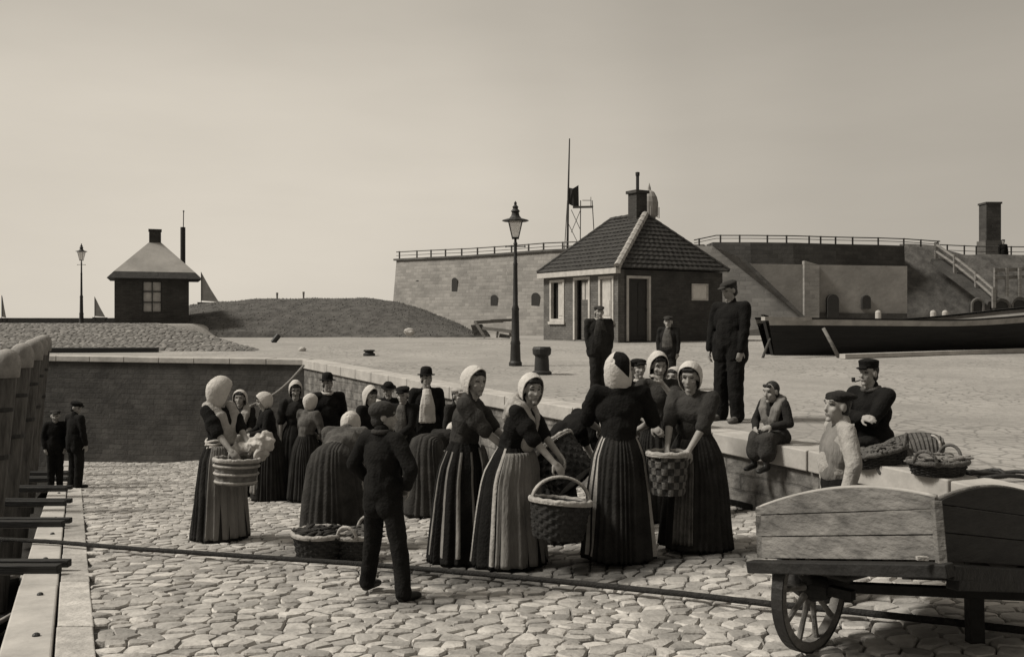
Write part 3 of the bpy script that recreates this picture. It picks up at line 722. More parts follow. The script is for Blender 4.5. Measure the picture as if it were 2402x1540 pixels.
# white lantern turret behind the house chimney
root = empty('light_turret', W(1523,560,50), 'pale domed lantern turret with a spike behind the house chimney', 'turret'); c = W(1523,570,50); u = 50/F
m = MB(); m.lathe([(15*u,0),(15*u,62*u)], c, 12); m.build('drum','grey',root)
m = MB(); m.lathe([(19*u,62*u),(21*u,66*u),(21*u,95*u),(18*u,108*u),(12*u,119*u),(4*u,124*u),(3.5*u,130*u),(0,142*u)], c, 14); m.build('dome','grey',root,smooth=False); autosmooth(root.children[-1],35)
m = MB()
for k in range(8): a = k*math.pi/4; m.tube([c+Vector((23*u*math.cos(a),23*u*math.sin(a),58*u)), c+Vector((23*u*math.cos(a),23*u*math.sin(a),84*u))],.025,5)
m.build('gallery_rail','grey',root)

# ================================================================== BRICK HOUSE
hc = Vector((3.35,28.9,ZC-.74)); eu = Vector((-.515,.857,0)); ev = Vector((.857,.515,0)); UL, VL, WH = 4.32, 4.45, 2.32
def H(u, v, w): return hc+eu*u+ev*v+Vector((0,0,w))
root = empty('brick_house', H(UL/2,VL/2,0), 'small dark brick harbour house with a hipped tiled roof in the middle distance', 'house')
def face_wall(axis, length, openings, name, mt, t=.24):
    """wall face along u (axis 0) or v (axis 1) split round rectangular openings"""
    P_ = (lambda s, off, w: H(s, off, w)) if axis == 0 else (lambda s, off, w: H(off, s, w))
    m = MB(); cuts = sorted(openings); s0 = 0.0 if axis == 0 else t
    dv = (ev if axis == 0 else eu)*t
    def pc(a, b, w0, w1):
        if b-a > .01 and w1-w0 > .01: m.prism([P_(a,0,w0),P_(b,0,w0),P_(b,0,w1),P_(a,0,w1)], dv)
    for (a, b, w0, w1) in cuts:
        pc(s0, a, -.2, WH); pc(a, b, -.2, w0); pc(a, b, w1, WH); s0 = b
    pc(s0, length, -.2, WH)
    return m.build(name, mt, root)
opU = [(.22,1.02,.66,2.12),(1.5,2.46,.04,2.14),(3.0,3.9,.66,2.1)]
opV = [(.32,1.30,.04,2.12),(3.05,3.78,1.36,1.92)]
face_wall(0, UL, opU, 'wall', 'brick'); face_wall(1, VL, opV, 'wall', 'brickdark_shade')  # right face: shade painted in as a darker copy of the same brick
m = MB(); m.prism([H(.24,VL,-.2),H(UL,VL,-.2),H(UL,VL,WH),H(.24,VL,WH)], -ev*.24); m.prism([H(UL,.24,-.2),H(UL,VL-.24,-.2),H(UL,VL-.24,WH),H(UL,.24,WH)], -eu*.24); m.build('wall','brickdark_shade',root)
rotU = Matrix((eu, ev, Vector((0,0,1)))).transposed()
def rect_frame(m, axis, a, b, w0, w1, th, dep, proud, bottom=True):
    def bx(s, w, ls, lw):
        p = H(s, -proud+dep/2, w) if axis == 0 else H(-proud+dep/2, s, w)
        m.box(p, (ls, dep, lw) if axis == 0 else (dep, ls, lw), rotU)
    bx((a+th/2),(w0+w1)/2,th,w1-w0); bx((b-th/2),(w0+w1)/2,th,w1-w0); bx((a+b)/2,w1-th/2,b-a-2*th,th)
    if bottom: bx((a+b)/2,w0+th/2,b-a-2*th,th)
def slab(m, axis, a, b, w0, w1, off, dep):
    p = H((a+b)/2, off+dep/2, (w0+w1)/2) if axis == 0 else H(off+dep/2, (a+b)/2, (w0+w1)/2)
    m.box(p, (b-a, dep, w1-w0) if axis == 0 else (dep, b-a, w1-w0), rotU)
# left window (u 3.0-3.9): dark half to the left, white shutter half to the right
def window(a, b, w0, w1, shut):
    m = MB(); rect_frame(m, 0, a, b, w0, w1, .09, .12, .03); slab(m,0,a-.05,b+.05,w0-.10,w0-.003,-.07,.2); f = m.build('window','white',root)
    q = MB(); slab(q,0,a+.09,b-.09,w0+.09,w1-.09,.14,.03); q.build('pane','glass',f)
    q = MB(); slab(q,0,shut[0],shut[1],w0+.1,w1-.1,.02,.05); slab(q,0,shut[0]+.04,shut[1]-.04,w0+.2,(w0+w1)/2-.05,.005,.03); q.build('shutter','white',f)
window(3.0,3.9,.66,2.1,(3.1,3.42)); window(.22,1.02,.66,2.12,(.42,.86))
m = MB(); rect_frame(m,0,1.5,2.46,.04,2.14,.09,.12,.03,False); dfr = m.build('door_frame','white',root)
m = MB(); slab(m,0,1.6,2.08,.06,2.04,.06,.05); do = m.build('door','brick',root)
q = MB(); slab(q,0,1.66,1.82,1.38,1.96,.05,.02); slab(q,0,1.88,2.02,1.38,1.96,.05,.02); q.build('pane','paleglass',do)
m = MB(); slab(m,0,2.08,2.36,.06,2.04,.20,.04); m.build('door','door',root)
m = MB(); rect_frame(m,1,.32,1.30,.04,2.12,.085,.12,.03,False); m.build('door_frame','white',root)
m = MB(); slab(m,1,.41,1.21,.06,2.03,.07,.05)
for a,b,w0,w1 in ((.48,.78,.2,1.0),(.84,1.14,.2,1.0),(.48,.78,1.1,1.92),(.84,1.14,1.1,1.92)): slab(m,1,a,b,w0,w1,.055,.03)
do = m.build('door','door',root); q = MB(); q.lathe([(0,-.03),(.03,0),(0,.03)], H(.03,1.16,1.05), 8); q.build('handle','iron',do)
m = MB(); rect_frame(m,1,3.05,3.78,1.36,1.92,.05,.1,.03); f = m.build('window','white',root); q = MB(); slab(q,1,3.1,3.73,1.41,1.87,.0,.03); q.build('pane','notice',f)
m = MB(); slab(m,0,-.13,UL+.13,WH-.14,WH+.03,-.2,.19); m.build('fascia_board','white',root)
m = MB(); m.box(H(-.011+.0,-.012,WH/2-.1),(.03,.03,WH),rotU); m.build('corner_bead','brick',root)
# roof: courses of tiles on the four slopes
OV = .16; e = [H(-OV,-OV,WH+.03),H(UL+OV,-OV,WH+.03),H(UL+OV,VL+OV,WH+.03),H(-OV,VL+OV,WH+.03)]
zr = hc.z*0+ZC+3.53; r0 = H(UL/2-.78,VL/2,0); r1 = H(UL/2+1.15,VL/2,0); r0.z = r1.z = zr
rf = MB()
def courses(a, b, c, d_, n=13):
    """slope with eaves a->b and top d_->c (c may equal d_)"""
    for i in range(n):
        t0, t1 = i/n, (i+1)/n+.012
        p, q, r_, s_ = a.lerp(d_,t0), b.lerp(c,t0), b.lerp(c,min(1,t1)), a.lerp(d_,min(1,t1))
        nr = (b-a).cross(d_-a).normalized()
        if nr.z < 0: nr = -nr
        k = max(2, int((q-p).length/.11)); lo = []; hi = []; up = []
        for j in range(k+1):
            f = j/k; wv = .018*abs(math.sin(f*k*math.pi*.5+.3*noise.noise(Vector((i,j,0)))))+.006*random.random()
            lo.append(p.lerp(q,f)+nr*(.0)); hi.append(p.lerp(q,f)+nr*(.045+wv)); up.append(s_.lerp(r_,f)+nr*(.012+wv))
        rf.grid([lo,hi,up])
courses(e[0],e[1],r1,r0); courses(e[3],e[0],r0,r0); courses(e[2],e[3],r0,r1); courses(e[1],e[2],r1,r1)
rf.add(e+[r0,r1],[(3,2,1,0)]); rob = rf.build('roof','tile',root,fix=False)
m = MB()
for a, b, rr in ((e[0],r0,.13),(e[1],r1,.075),(e[3],r0,.075),(e[2],r1,.075),(r0,r1,.09)):
    n = int((b-a).length/.3); 
    for i in range(n):
        p, q = a.lerp(b,i/n), a.lerp(b,(i+1.05)/n); m.tube([p+Vector((0,0,.035)),q+Vector((0,0,.035))],[rr,rr*.86],8, mi=0 if rr == .13 else 1)
m.build('ridge_tiles',['paletile','tile'],rob)
cc = r0.lerp(r1,.22); m = MB(); m.box(cc+Vector((0,0,.36)),(.46,.46,1.0),rotU); m.box(cc+Vector((0,0,.83)),(.58,.58,.1),rotU); ch = m.build('chimney','brickdark_shade',rob)
m = MB(); m.tube([cc+Vector((0,0,.86)),cc+Vector((0,0,1.52))],.055,8); m.lathe([(.07,1.40),(.075,1.52),(.0,1.54)],cc,8); m.build('chimney_pipe','iron',rob)

# ================================================================== BOAT HAULED OUT ON THE QUAY
bow = W(1783,752,22.9); root = empty('tarred_barge', W(1830,840,22), 'long black tarred barge hull with a pale strake hauled out at right', 'boat')
ax = Vector((.95,.31,0)).normalized(); sd = Vector((ax.y,-ax.x,0)); Lh = 11.5   # sd points to the viewer
zb0 = ZC-.93
def hull_pt(s, k, side):
    """s along hull 0..1, k 0 keel .. 1 gunwale"""
    beam = 1.45*math.sin(clamp(s*1.5+.03)*math.pi/2)**.55*(1-.25*sstep(.8,1,s))
    sheer = zb0+.92+.10*sstep(.45,0,s)*.5+.50*sstep(.38,1.1,s)
    z = lerp(zb0+.02*s*Lh*.6, sheer, k)
    flare = (.62+.38*k**.7)
    x0 = -.26*k
    return bow+ax*(s*Lh+.30+x0)+sd*(side*beam*flare)+Vector((0,0,z-bow.z))
for nm, k0, k1, mt, pr in (('hull',0,.80,'tar',0),('strake',.80,.955,'strake',.02),('gunwale',.955,1.0,'tar',.035)):
    m = MB()
    for side in (1,-1):
        rows = []
        for k in [lerp(k0,k1,i/6.0) for i in range(7)]:
            rows.append([hull_pt(i/40.0,k,side)+sd*side*pr for i in range(41)])
        m.grid(rows)
    if nm == 'hull': m.add([hull_pt(i/40.0,0,1) for i in range(41)]+[hull_pt(i/40.0,0,-1) for i in range(41)], [(i,i+1,42+i,41+i) for i in range(40)])
    else:
        for side in (1,-1):
            for kk in (k0,k1): m.grid([[hull_pt(i/40.0,kk,side)+sd*side*pr for i in range(41)],[hull_pt(i/40.0,kk,side)-sd*side*.09 for i in range(41)]])
    o = m.build(nm, mt, root, smooth=False); autosmooth(o, 40)
m = MB(); m.add([hull_pt(i/40.0,.86,1) for i in range(41)]+[hull_pt(i/40.0,.86,-1) for i in range(41)], [(i,i+1,42+i,41+i) for i in range(40)]); m.build('deck','oldwood',root)
m = MB(); s0 = hull_pt(0,1.06,0); m.prism([s0+Vector((0,0,.02)),hull_pt(0,0,0)+ax*.02-Vector((0,0,.02)),hull_pt(0,0,0)+ax*.16,hull_pt(0.012,1.04,0)], sd*.12); m.build('stem_post','tar',root)
m = MB(); m.bar(W(1790,747,21.7),W(1900,748,22.6),.12,.09); m.build('bulwark_cap','strake',root)
# props and beams round the barge
def stick(a, b, w, label, mt='oldwood', nm='prop_pole'):
    m = MB(); m.tube([a,a.lerp(b,.5)+Vector((0,0,.01)),b],[w,w*.95,w*.9],8); return tag(m.build(nm,mt,smooth=True), label, 'pole', 'poles propping the barge')
p = ground_hit(1968,839,zq); stick(p, W(1931,769,p.y+.12), .045, 'pale pole leaning against the near side of the black barge')
p = ground_hit(1789,839,zq); stick(p, W(1806,795,p.y+.5), .035, 'thin dark prop under the bow of the black barge', 'fortdark')
m = MB(); a = ground_hit(1965,839,zq); b = ground_hit(2560,819,zq); m.bar(a+Vector((0,-.3,.05)),b+Vector((0,-.3,.05)),.2,.11); tag(m.build('slip_timber','coping',bevel=.01),'long pale timber on the ground along the keel of the barge','beam')
for px, lab in ((2060,'pale short post standing behind the barge, left of the three'),(2189,'pale short post behind the barge, middle of the three'),(2217,'pale short post behind the barge, right of the three')):
    c = W(px,775,38.0); m = MB(); m.lathe([(.12,-.5),(.12,.75),(.09,.82),(0,.85)],c,10); o = tag(m.build('stub_post','coping'),lab,'post','pale posts behind the barge')
# ================================================================== PEOPLE
dg_tmp = None
def cap_mesh(V, Fc, p0, r0, p1, r1, n=12, k=4):
    p0 = Vector(p0); p1 = Vector(p1); d = p1-p0; L = d.length
    if L < 1e-6: d = Vector((0,0,1))
    d.normalize(); x = d.cross(Vector((0,0,1)))
    if x.length < .1: x = d.cross(Vector((0,1,0)))
    x.normalize(); y = d.cross(x); base = len(V); rings = []
    for i in range(k+1):
        a = -math.pi/2+math.pi/2*i/k; rings.append((p0+d*r0*math.sin(a), r0*math.cos(a)))
    for i in range(k+1):
        a = math.pi/2*i/k; rings.append((p1+d*r1*math.sin(a), r1*math.cos(a)))
    for c, r in rings:
        r = max(r, 1e-4)
        for j in range(n):
            a = 2*math.pi*j/n; V.append(c+(x*math.cos(a)+y*math.sin(a))*r)
    m = len(rings)
    for i in range(m-1):
        for j in range(n): Fc.append((base+i*n+j, base+i*n+(j+1)%n, base+(i+1)*n+(j+1)%n, base+(i+1)*n+j))
    Fc.append(tuple(base+j for j in range(n-1,-1,-1))); Fc.append(tuple(base+(m-1)*n+j for j in range(n)))
def ell_mesh(V, Fc, c, r, rot=None, n=16, k=10):
    c = Vector(c); base = len(V)
    for i in range(1, k):
        a = math.pi*i/k-math.pi/2
        for j in range(n):
            b = 2*math.pi*j/n; p = Vector((r[0]*math.cos(a)*math.cos(b), r[1]*math.cos(a)*math.sin(b), r[2]*math.sin(a)))
            V.append(c+(rot @ p if rot else p))
    p = Vector((0,0,-r[2])); V.append(c+(rot @ p if rot else p)); p = Vector((0,0,r[2])); V.append(c+(rot @ p if rot else p))
    bt, tp = len(V)-2, len(V)-1
    for i in range(k-2):
        for j in range(n): Fc.append((base+i*n+j, base+i*n+(j+1)%n, base+(i+1)*n+(j+1)%n, base+(i+1)*n+j))
    for j in range(n): Fc.append((bt, base+(j+1)%n, base+j)); Fc.append((tp, base+(k-2)*n+j, base+(k-2)*n+(j+1)%n))
def blob(name, parts, voxel, mats, parent, smooth=2, fold=0.0, fscale=9.0, fst=(1,1,.45), paint=None):
    """one continuous surface grown over capsules ('c',p0,r0,p1,r1) and ellipsoids ('e',centre,radii[,rot])"""
    V = []; Fc = []
    for p in parts:
        if p[0] == 'c': cap_mesh(V, Fc, *p[1:5])
        else: ell_mesh(V, Fc, p[1], p[2], p[3] if len(p) > 3 else None)
    me = bpy.data.meshes.new('tmp'); me.from_pydata(V, [], Fc); me.update()
    o = bpy.data.objects.new('tmp', me); col.objects.link(o)
    r = o.modifiers.new('r','REMESH'); r.mode = 'VOXEL'; r.voxel_size = voxel
    if smooth: s = o.modifiers.new('s','SMOOTH'); s.iterations = smooth; s.factor = .5
    dg = bpy.context.evaluated_depsgraph_get(); ev = o.evaluated_get(dg); out = bpy.data.meshes.new_from_object(ev)
    bpy.data.objects.remove(o); bpy.data.meshes.remove(me)
    if fold:
        sx = random.random()*50
        nr = [v.normal.copy() for v in out.vertices]
        for v, q in zip(out.vertices, nr):
            p = v.co; w = noise.noise(Vector((p.x*fscale*fst[0]+sx, p.y*fscale*fst[1], p.z*fscale*fst[2]+p.x*3)))
            w2 = noise.noise(Vector((p.x*fscale*2.3, p.y*fscale*2.3+sx, p.z*fscale*1.2)))
            v.co = p+q*fold*((1-2.2*abs(w))*.8+w2*.4)
    out.name = name
    ob = mkobj(name, out, mats, parent)
    out.polygons.foreach_set('use_smooth', [True]*len(out.polygons))
    if paint:
        mi = [0]*len(out.polygons)
        for i, p in enumerate(out.polygons):
            mi[i] = paint(p.center)
        out.polygons.foreach_set('material_index', mi)
    return ob
def ik(s, t, l1, l2, pole):
    s = Vector(s); t = Vector(t); d = t-s; L = min(d.length, (l1+l2)*.995); d.normalize(); t = s+d*L
    a = (l1*l1-l2*l2+L*L)/(2*L); h = math.sqrt(max(0,l1*l1-a*a)); pl = Vector(pole); pl = pl-d*pl.dot(d)
    if pl.length < 1e-3: pl = Vector((0,-1,0))
    pl.normalize(); return s+d*a+pl*h, t
def hand(parts, w, a, n, side, s, curl=.5):
    """palm, four bent fingers of unequal length and a thumb from the side of the palm"""
    a = a.normalized(); n = (n-a*n.dot(a)).normalized(); sd = a.cross(n)*side
    rot = Matrix((sd, a, n)).transposed()
    parts.append(('e', w+a*.05*s, (.041*s,.058*s,.019*s), rot)); parts.append(('c', w, .026*s, w+a*.03*s, .027*s))
    for k, (o, l) in enumerate(((-.030,.034),(-.010,.042),(.011,.040),(.031,.030))):
        b = w+a*(.092 if k not in (0,3) else .084)*s+sd*o*s
        d1 = (a*math.cos(curl)+n*math.sin(curl)); d2 = (a*math.cos(curl*2.1)+n*math.sin(curl*2.1))
        m = b+d1*l*s; parts.append(('c', b-a*.01*s, .0098*s, m, .009*s)); parts.append(('c', m, .009*s, m+d2*l*.85*s, .0075*s))
    b = w+a*.028*s-sd*.036*s; m = b+(a*.75-sd*.62+n*.35).normalized()*.042*s
    parts.append(('c', b, .012*s, m, .0105*s)); parts.append(('c', m, .0105*s, m+(a*.9-sd*.1+n*.5).normalized()*.032*s, .0085*s))
def grid_obj(name, rows, mats, parent, closed=True, mi=None, thick=0.0, smooth=True):
    m = MB(); n = len(rows[0]); V = [p for r in rows for p in r]; Fc = []; MI = []
    for i in range(len(rows)-1):
        for j in range(n if closed else n-1):
            Fc.append((i*n+j, i*n+(j+1)%n, (i+1)*n+(j+1)%n, (i+1)*n+j)); MI.append(mi(i,j) if mi else 0)
    me = bpy.data.meshes.new(name); me.from_pydata(V, [], Fc); me.polygons.foreach_set('material_index', MI)
    me.polygons.foreach_set('use_smooth', [smooth]*len(Fc)); bm = bmesh.new(); bm.from_mesh(me); bmesh.ops.recalc_face_normals(bm, faces=bm.faces[:]); bm.to_mesh(me); bm.free()
    o = mkobj(name, me, mats, parent)
    if thick: s = o.modifiers.new('s','SOLIDIFY'); s.thickness = thick; s.offset = -1
    return o

ROOTS = {}
def person(key, label, px, ytop, d=None, yfeet=None, yaw=0, kind='woman', surf=None, hmul=1.0, h=None, bend=0, lean=0, headyaw=0, headpitch=0,
           armL=None, armR=None, poleL=(-.6,-.5,-.2), poleR=(.6,-.5,-.2), head='hood', top='black', legs='black', apron=None, kerchief=None, lit_pleats=0,
           fine=True, wide=1.0, seat=None, sleeves='short', skirtw=1.06, cap='black', foot=None, curl=.5, footL=None, footR=None, waistcoat=None, collar=None,
           hood=(1,1,1), skirtlean=0.0, skirtmat=None, dx=0.0, hoodcurve=0, ground=None, pipe=False, hemz=.03, hairc='hair', sash=False, sedge=None):
    surf = surf or zramp
    if d is None: p = ground_hit(px, yfeet, surf); d = p.y
    x = (px-CX)/F*d; z = surf(x, d) if ground is None else ground
    zt = ZC-(ytop-HY)/F*d
    if h is None: h = (zt-z)*hmul
    s = h/1.7; hs = .55*s+.45 if kind != 'woman' else .4*s+.6
    me0 = None
    th = R(yaw+180)
    # joints -----------------------------------------------------------------
    hip0 = Vector((0,0,.90*s)) if seat is None else Vector((0,-.02,seat))
    Bm = Matrix.Rotation(R(lean),3,'Y') @ Matrix.Rotation(R(-bend),3,'X')
    def U(p):                                   # a point of the upper body given upright, carried along by the bend
        p = Vector(p); return hip0+Bm @ (p-Vector((0,0,.90*s)))
    wz, cz, shz, nz = 1.06*s, 1.26*s, 1.405*s, 1.455*s
    sx = .168*s*wide*(1 if kind != 'woman' else .98)
    skull_z = h-.112*hs
    neck = U((0,.005*s,nz)); hc_ = U((0,.02*s+.0,skull_z))
    hd = (hc_-neck); 
    HR = Matrix.Rotation(R(headyaw),3,'Z') @ Matrix.Rotation(R(-headpitch),3,'X')
    def HP(q): return hc_+HR @ (Vector(q)*hs)
    parts = []
    thigh = .068*s*wide
    if seat is None:
        stance = .075 if kind != 'woman' else .06
        ft = {}
        for sg, ff in ((-1,footL),(1,footR)):
            fx, fy = ff if ff else (sg*stance*s*1.15, 0.0)
            hp = Vector((sg*.085*s,0,.88*s)); kn = Vector((lerp(hp.x,fx,.5),fy*.5+.025*s,.47*s)); an = Vector((fx,fy,.075*s))
            ft[sg] = (hp,kn,an)
            parts += [('c',hp,thigh,kn,.048*s),('c',kn,.048*s,an,.034*s),('c',an-Vector((0,.02*s,.035*s)),.034*s,an+Vector((sg*.025*s,.13*s,-.047*s)),.026*s)]
    else:
        ft = {}
        for sg, ff in ((-1,footL),(1,footR)):
            hp = hip0+Vector((sg*.08*s,0,.0)); kn = hp+Vector((sg*.02*s,.36*s,.02*s)); an = kn+Vector((ff[0] if ff else 0, ff[1] if ff else -.04*s, -.37*s)); ft[sg] = (hp,kn,an)
            parts += [('c',hp,thigh,kn,.05*s),('c',kn,.048*s,an,.034*s),('c',an-Vector((0,.02*s,.03*s)),.032*s,an+Vector((0,.13*s,-.06*s)),.026*s)]
    parts += [('e',hip0+Vector((0,0,.02*s)),(.145*s*wide,.105*s,.12*s)),('c',U((0,0,.98*s)),.105*s*wide,U((0,0,1.12*s)),.11*s*wide),('e',U((0,0,1.24*s)),(.155*s*wide,.11*s,.17*s),Bm),
              ('c',U((-sx*.85,-.01*s,shz-.02*s)),.055*s,U((sx*.85,-.01*s,shz-.02*s)),.055*s),('c',U((0,-.01*s,nz-.05*s)),.062*s,hc_-Vector((0,0,.06*hs))+HR@Vector((0,-.01,0)),.052*hs)]
    arms = {}
    for sg, tgt, pole in ((-1,armL,poleL),(1,armR,poleR)):
        sh = U((sg*sx,-.01*s,shz-.02*s))
        t = Vector(tgt)*s if tgt else sh+Vector((sg*.06*s,.06*s,-.52*s))
        el, wr = ik(sh, t, .285*s, .245*s, pole); arms[sg] = (sh,el,wr)
        parts += [('c',sh,.05*s,el,.037*s),('c',el,.038*s,wr,.025*s)]
        inward = Vector((-sg,0.0,0)) if tgt is None else Vector((-sg*.6,-.4,-.5))
        hand(parts, wr, (wr-el), inward, sg, s*1.0, curl)
    # head
    parts += [('e',HP((0,-.012,.028)),(.074*hs,.094*hs,.084*hs),HR),('e',HP((0,.022,-.035)),(.057*hs,.066*hs,.073*hs),HR),('e',HP((0,.066,-.098)),(.024*hs,.02*hs,.018*hs),HR),
              ('c',HP((0,.082,.012)),.009*hs,HP((0,.097,-.026)),.013*hs),('c',HP((-.036,.07,.036)),.016*hs,HP((.036,.07,.036)),.016*hs),('e',HP((-.039,.055,-.024)),(.022*hs,.022*hs,.020*hs)),('e',HP((.039,.055,-.024)),(.022*hs,.022*hs,.020*hs)),
              ('c',HP((-.013,.078,-.060)),.0105*hs,HP((.013,.078,-.060)),.0105*hs),('e',HP((-.076,-.005,-.002)),(.012*hs,.024*hs,.034*hs),HR),('e',HP((.076,-.005,-.002)),(.012*hs,.024*hs,.034*hs),HR)]
    HRi = HR.transposed()
    def paint(c):
        q = HRi @ (c-hc_)/hs
        if q.y < .05 or abs(q.z) > .1: return 0
        ax = abs(q.x)
        if .018 < ax < .046 and .006 < q.z < .021: return 1
        if .018 < ax < .048 and .036 < q.z < .044: return 1
        if ax < .019 and -.064 < q.z < -.055: return 2
        return 0
    body = blob('person', parts, (.0068 if fine else .0105), ['skin','feat','lip'], None, smooth=2, paint=paint)
    body.location = (x+dx, d, z); body.rotation_euler = (0,0,th); tag(body, label, 'person')
    vx = .011 if fine else .016
    # shoes -------------------------------------------------------------------
    for sg in (-1,1):
        an = ft[sg][2]; q = Vector((sg*.02*s if seat is None else 0, .14*s, -.045*s if seat is None else -.06*s))
        if kind == 'woman' and foot is None: foot_m = 'clog'
        else: foot_m = foot or 'boot'
        blob('shoe', [('c',an+Vector((0,-.025*s,-.03*s)),.045*s,an+q,.038*s),('e',an+q+Vector((0,.01*s,-.004*s)),(.045*s,.06*s,.034*s)),('c',an+Vector((0,0,.05*s)),.043*s,an,.046*s)], vx, foot_m, body, 2)
    # lower clothing ----------------------------------------------------------
    if kind == 'woman' and seat is None:
        NP = random.choice((22,24,26)); NJ = NP*8; NR = 30; ph = random.random()*6; jit = [random.uniform(.6,1.4) for _ in range(NP)]
        wpt = U((0,0,1.05*s)); rows = []
        def pleat(j, t):
            jj = (j+NJ*(.028*math.sin(2*math.pi*j/NJ*3+ph)+.012*math.sin(2*math.pi*j/NJ*7+ph*2)+.012*noise.noise(Vector((math.cos(2*math.pi*j/NJ)*2,math.sin(2*math.pi*j/NJ)*2,t*2.2+ph)))))/8.0; f = jj % 1.0; k = int(jj) % NP; w = (1-abs(2*f-1)**1.3); return (w-.5)*jit[k]
        for i in range(NR+1):
            t = i/NR; zz = lerp(1.05*s, hemz*s, t)
            if bend > 25:
                bb = sstep(0,.22,t); c = wpt.lerp(Vector((0,-.03*s,.93*s)),min(1,t/.1)) if t < .1 else Vector((0,lerp(-.03,.03,t)*s,lerp(.93*s,hemz*s,(t-.1)/.9)))
                tilt = Bm.lerp(Matrix.Identity(3), bb)
            else:
                c = Vector((lerp(wpt.x,0,sstep(0,.3,t)), lerp(wpt.y,skirtlean*s*t,sstep(0,.35,t)), zz)); tilt = Matrix.Identity(3)
            rx = interp([(0,.128),(.06,.16),(.18,.205),(.5,.245),(1,.285)], t)*s*skirtw; ry = interp([(0,.11),(.06,.14),(.2,.185),(.5,.225),(1,.27)], t)*s*skirtw
            amp = lerp(.008,.040,t**.8)*s; row = []
            for j in range(NJ):
                a = 2*math.pi*j/NJ; lowf = 1+.11*t*noise.noise(Vector((math.cos(a)*1.7+ph,math.sin(a)*1.7,t*1.2)))
                rr = amp*pleat(j,t)*(1 if fine else .8)
                p = Vector((math.cos(a)*(rx*lowf+rr), math.sin(a)*(ry*lowf+rr), 0)); row.append(c+tilt @ p+Vector((0,0,.012*s*noise.noise(Vector((a*2,ph,0)))*t)))
            rows.append(row)
        def mi(i, j):
            if sedge: return 1 if any(abs(((j+.5)*360/NJ-a+180)%360-180) < 4.2 for a in sedge) and i < NR-1 else 0
            if not lit_pleats: return 0
            f = (j/8.0) % 1.0; k = int(j/8) % NP
            return 1 if (k % 2 == 0 and .22 < f < .72 and i > 1 and i < NR-2) else 0  # light on the pleat ridges painted as paler faces
        rows.append([Vector((p.x*.9,p.y*.9,p.z+.03*s)) for p in rows[-1]]); rows.append([Vector((p.x*.05,p.y*.05,p.z)) for p in rows[-1]])
        grid_obj('skirt', rows, [skirtmat or legs,'pale' if sedge else 'lit_pleat_vest'], body, True, mi)
        if apron:
            am, a0, a1, tmax = apron; ar = []
            for i in range(1, int(NR*tmax)+1):
                r = []; t = i/NR
                for k in range(37):
                    a = math.radians(lerp(a0,a1,k/36.0)); j = (a/(2*math.pi)*NJ) % NJ; p = rows[i][int(j)].lerp(rows[i][(int(j)+1) % NJ], j-int(j)); c = sum((rows[i][q] for q in range(0,NJ,8)), Vector())/NP
                    c2 = rows[i][int(j)]-c; nn = Vector((math.cos(a),math.sin(a),0)); rr = interp([(0,.128),(.06,.16),(.18,.205),(.5,.245),(1,.285)], t)*s*skirtw
                    pp = c+nn*(rr*1.0+ .026*s+.02*s*t*math.sin(k*.9+ph)+.008*s*math.sin(k*2.3))
                    pp.y = c.y+(pp.y-c.y)*.95; r.append(pp)
                ar.append(r)
            grid_obj('apron', ar, am, body, False, None, .012*s)
        # waistband
        blob('waistband', [('e',U((0,0,1.045*s)),(.142*s,.124*s,.045*s),Bm)], vx, 'linen' if kerchief == 'sash' else legs, body, 2, .004*s)
    elif kind == 'woman':
        pl = []
        for sg in (-1,1):
            hp, kn, an = ft[sg]; pl += [('c',hp,.115*s,kn,.10*s),('c',kn,.10*s,kn+Vector((0,.02*s,-.2*s)),.12*s)]
        pl += [('e',hip0,(.19*s,.16*s,.15*s)),('c',ft[-1][1]+Vector((0,0,-.05*s)),.1*s,ft[1][1]+Vector((0,0,-.05*s)),.1*s)]
        blob('skirt', pl, vx, legs, body, 2, .014*s, 10)
    else:
        pl = []
        for sg in (-1,1):
            hp, kn, an = ft[sg]; pl += [('c',hp,.098*s*wide,kn,.078*s*wide),('c',kn,.078*s*wide,an+Vector((0,-.005,0.0)),.069*s*wide)]
        pl += [('e',hip0+Vector((0,0,.03*s)),(.165*s*wide,.125*s,.14*s)),('c',hip0,.125*s*wide,U((0,0,1.06*s)),.12*s*wide)]
        blob('trousers', pl, vx, legs, body, 2, .009*s, 9, (1,1,1.2))
    # upper clothing ----------------------------------------------------------
    tp = []
    if kind == 'woman':
        tp += [('c',U((0,0,1.02*s)),.122*s*max(1,wide),U((0,0,1.12*s)),.130*s*max(1,wide)),('e',U((0,.005*s,1.25*s)),(.175*s*wide,.135*s,.175*s),Bm),('e',U((0,.05*s,1.25*s)),(.14*s*wide,.10*s,.10*s),Bm),('c',U((-sx*.9,-.015*s,shz-.025*s)),.068*s,U((sx*.9,-.015*s,shz-.025*s)),.068*s),('c',U((0,-.02*s,shz)),.075*s,U((0,-.015*s,nz+.0*s)),.062*s)]
    else:
        hem = (.74 if seat is None else .90) if sleeves != 'shirt' else 1.06
        tp += [('e',U((0,0,1.23*s)),(.185*s*wide,.135*s,.2*s),Bm),('c',U((0,0,1.15*s)),.14*s*wide,U((0,0,max(.95,hem+.05)*s)),.15*s*wide),('c',U((-sx*.92,-.012*s,shz-.02*s)),.072*s,U((sx*.92,-.012*s,shz-.02*s)),.072*s),('c',U((0,-.02*s,shz)),.075*s,U((0,-.02*s,nz+.005*s)),.066*s)]
        if sleeves == 'jacket':
            for sg in (-1,1): tp += [('c',U((sg*.06*s*wide,0,1.0*s)),.125*s*wide,U((sg*.075*s*wide,.0,hem*s+.06*s)),.118*s*wide)]
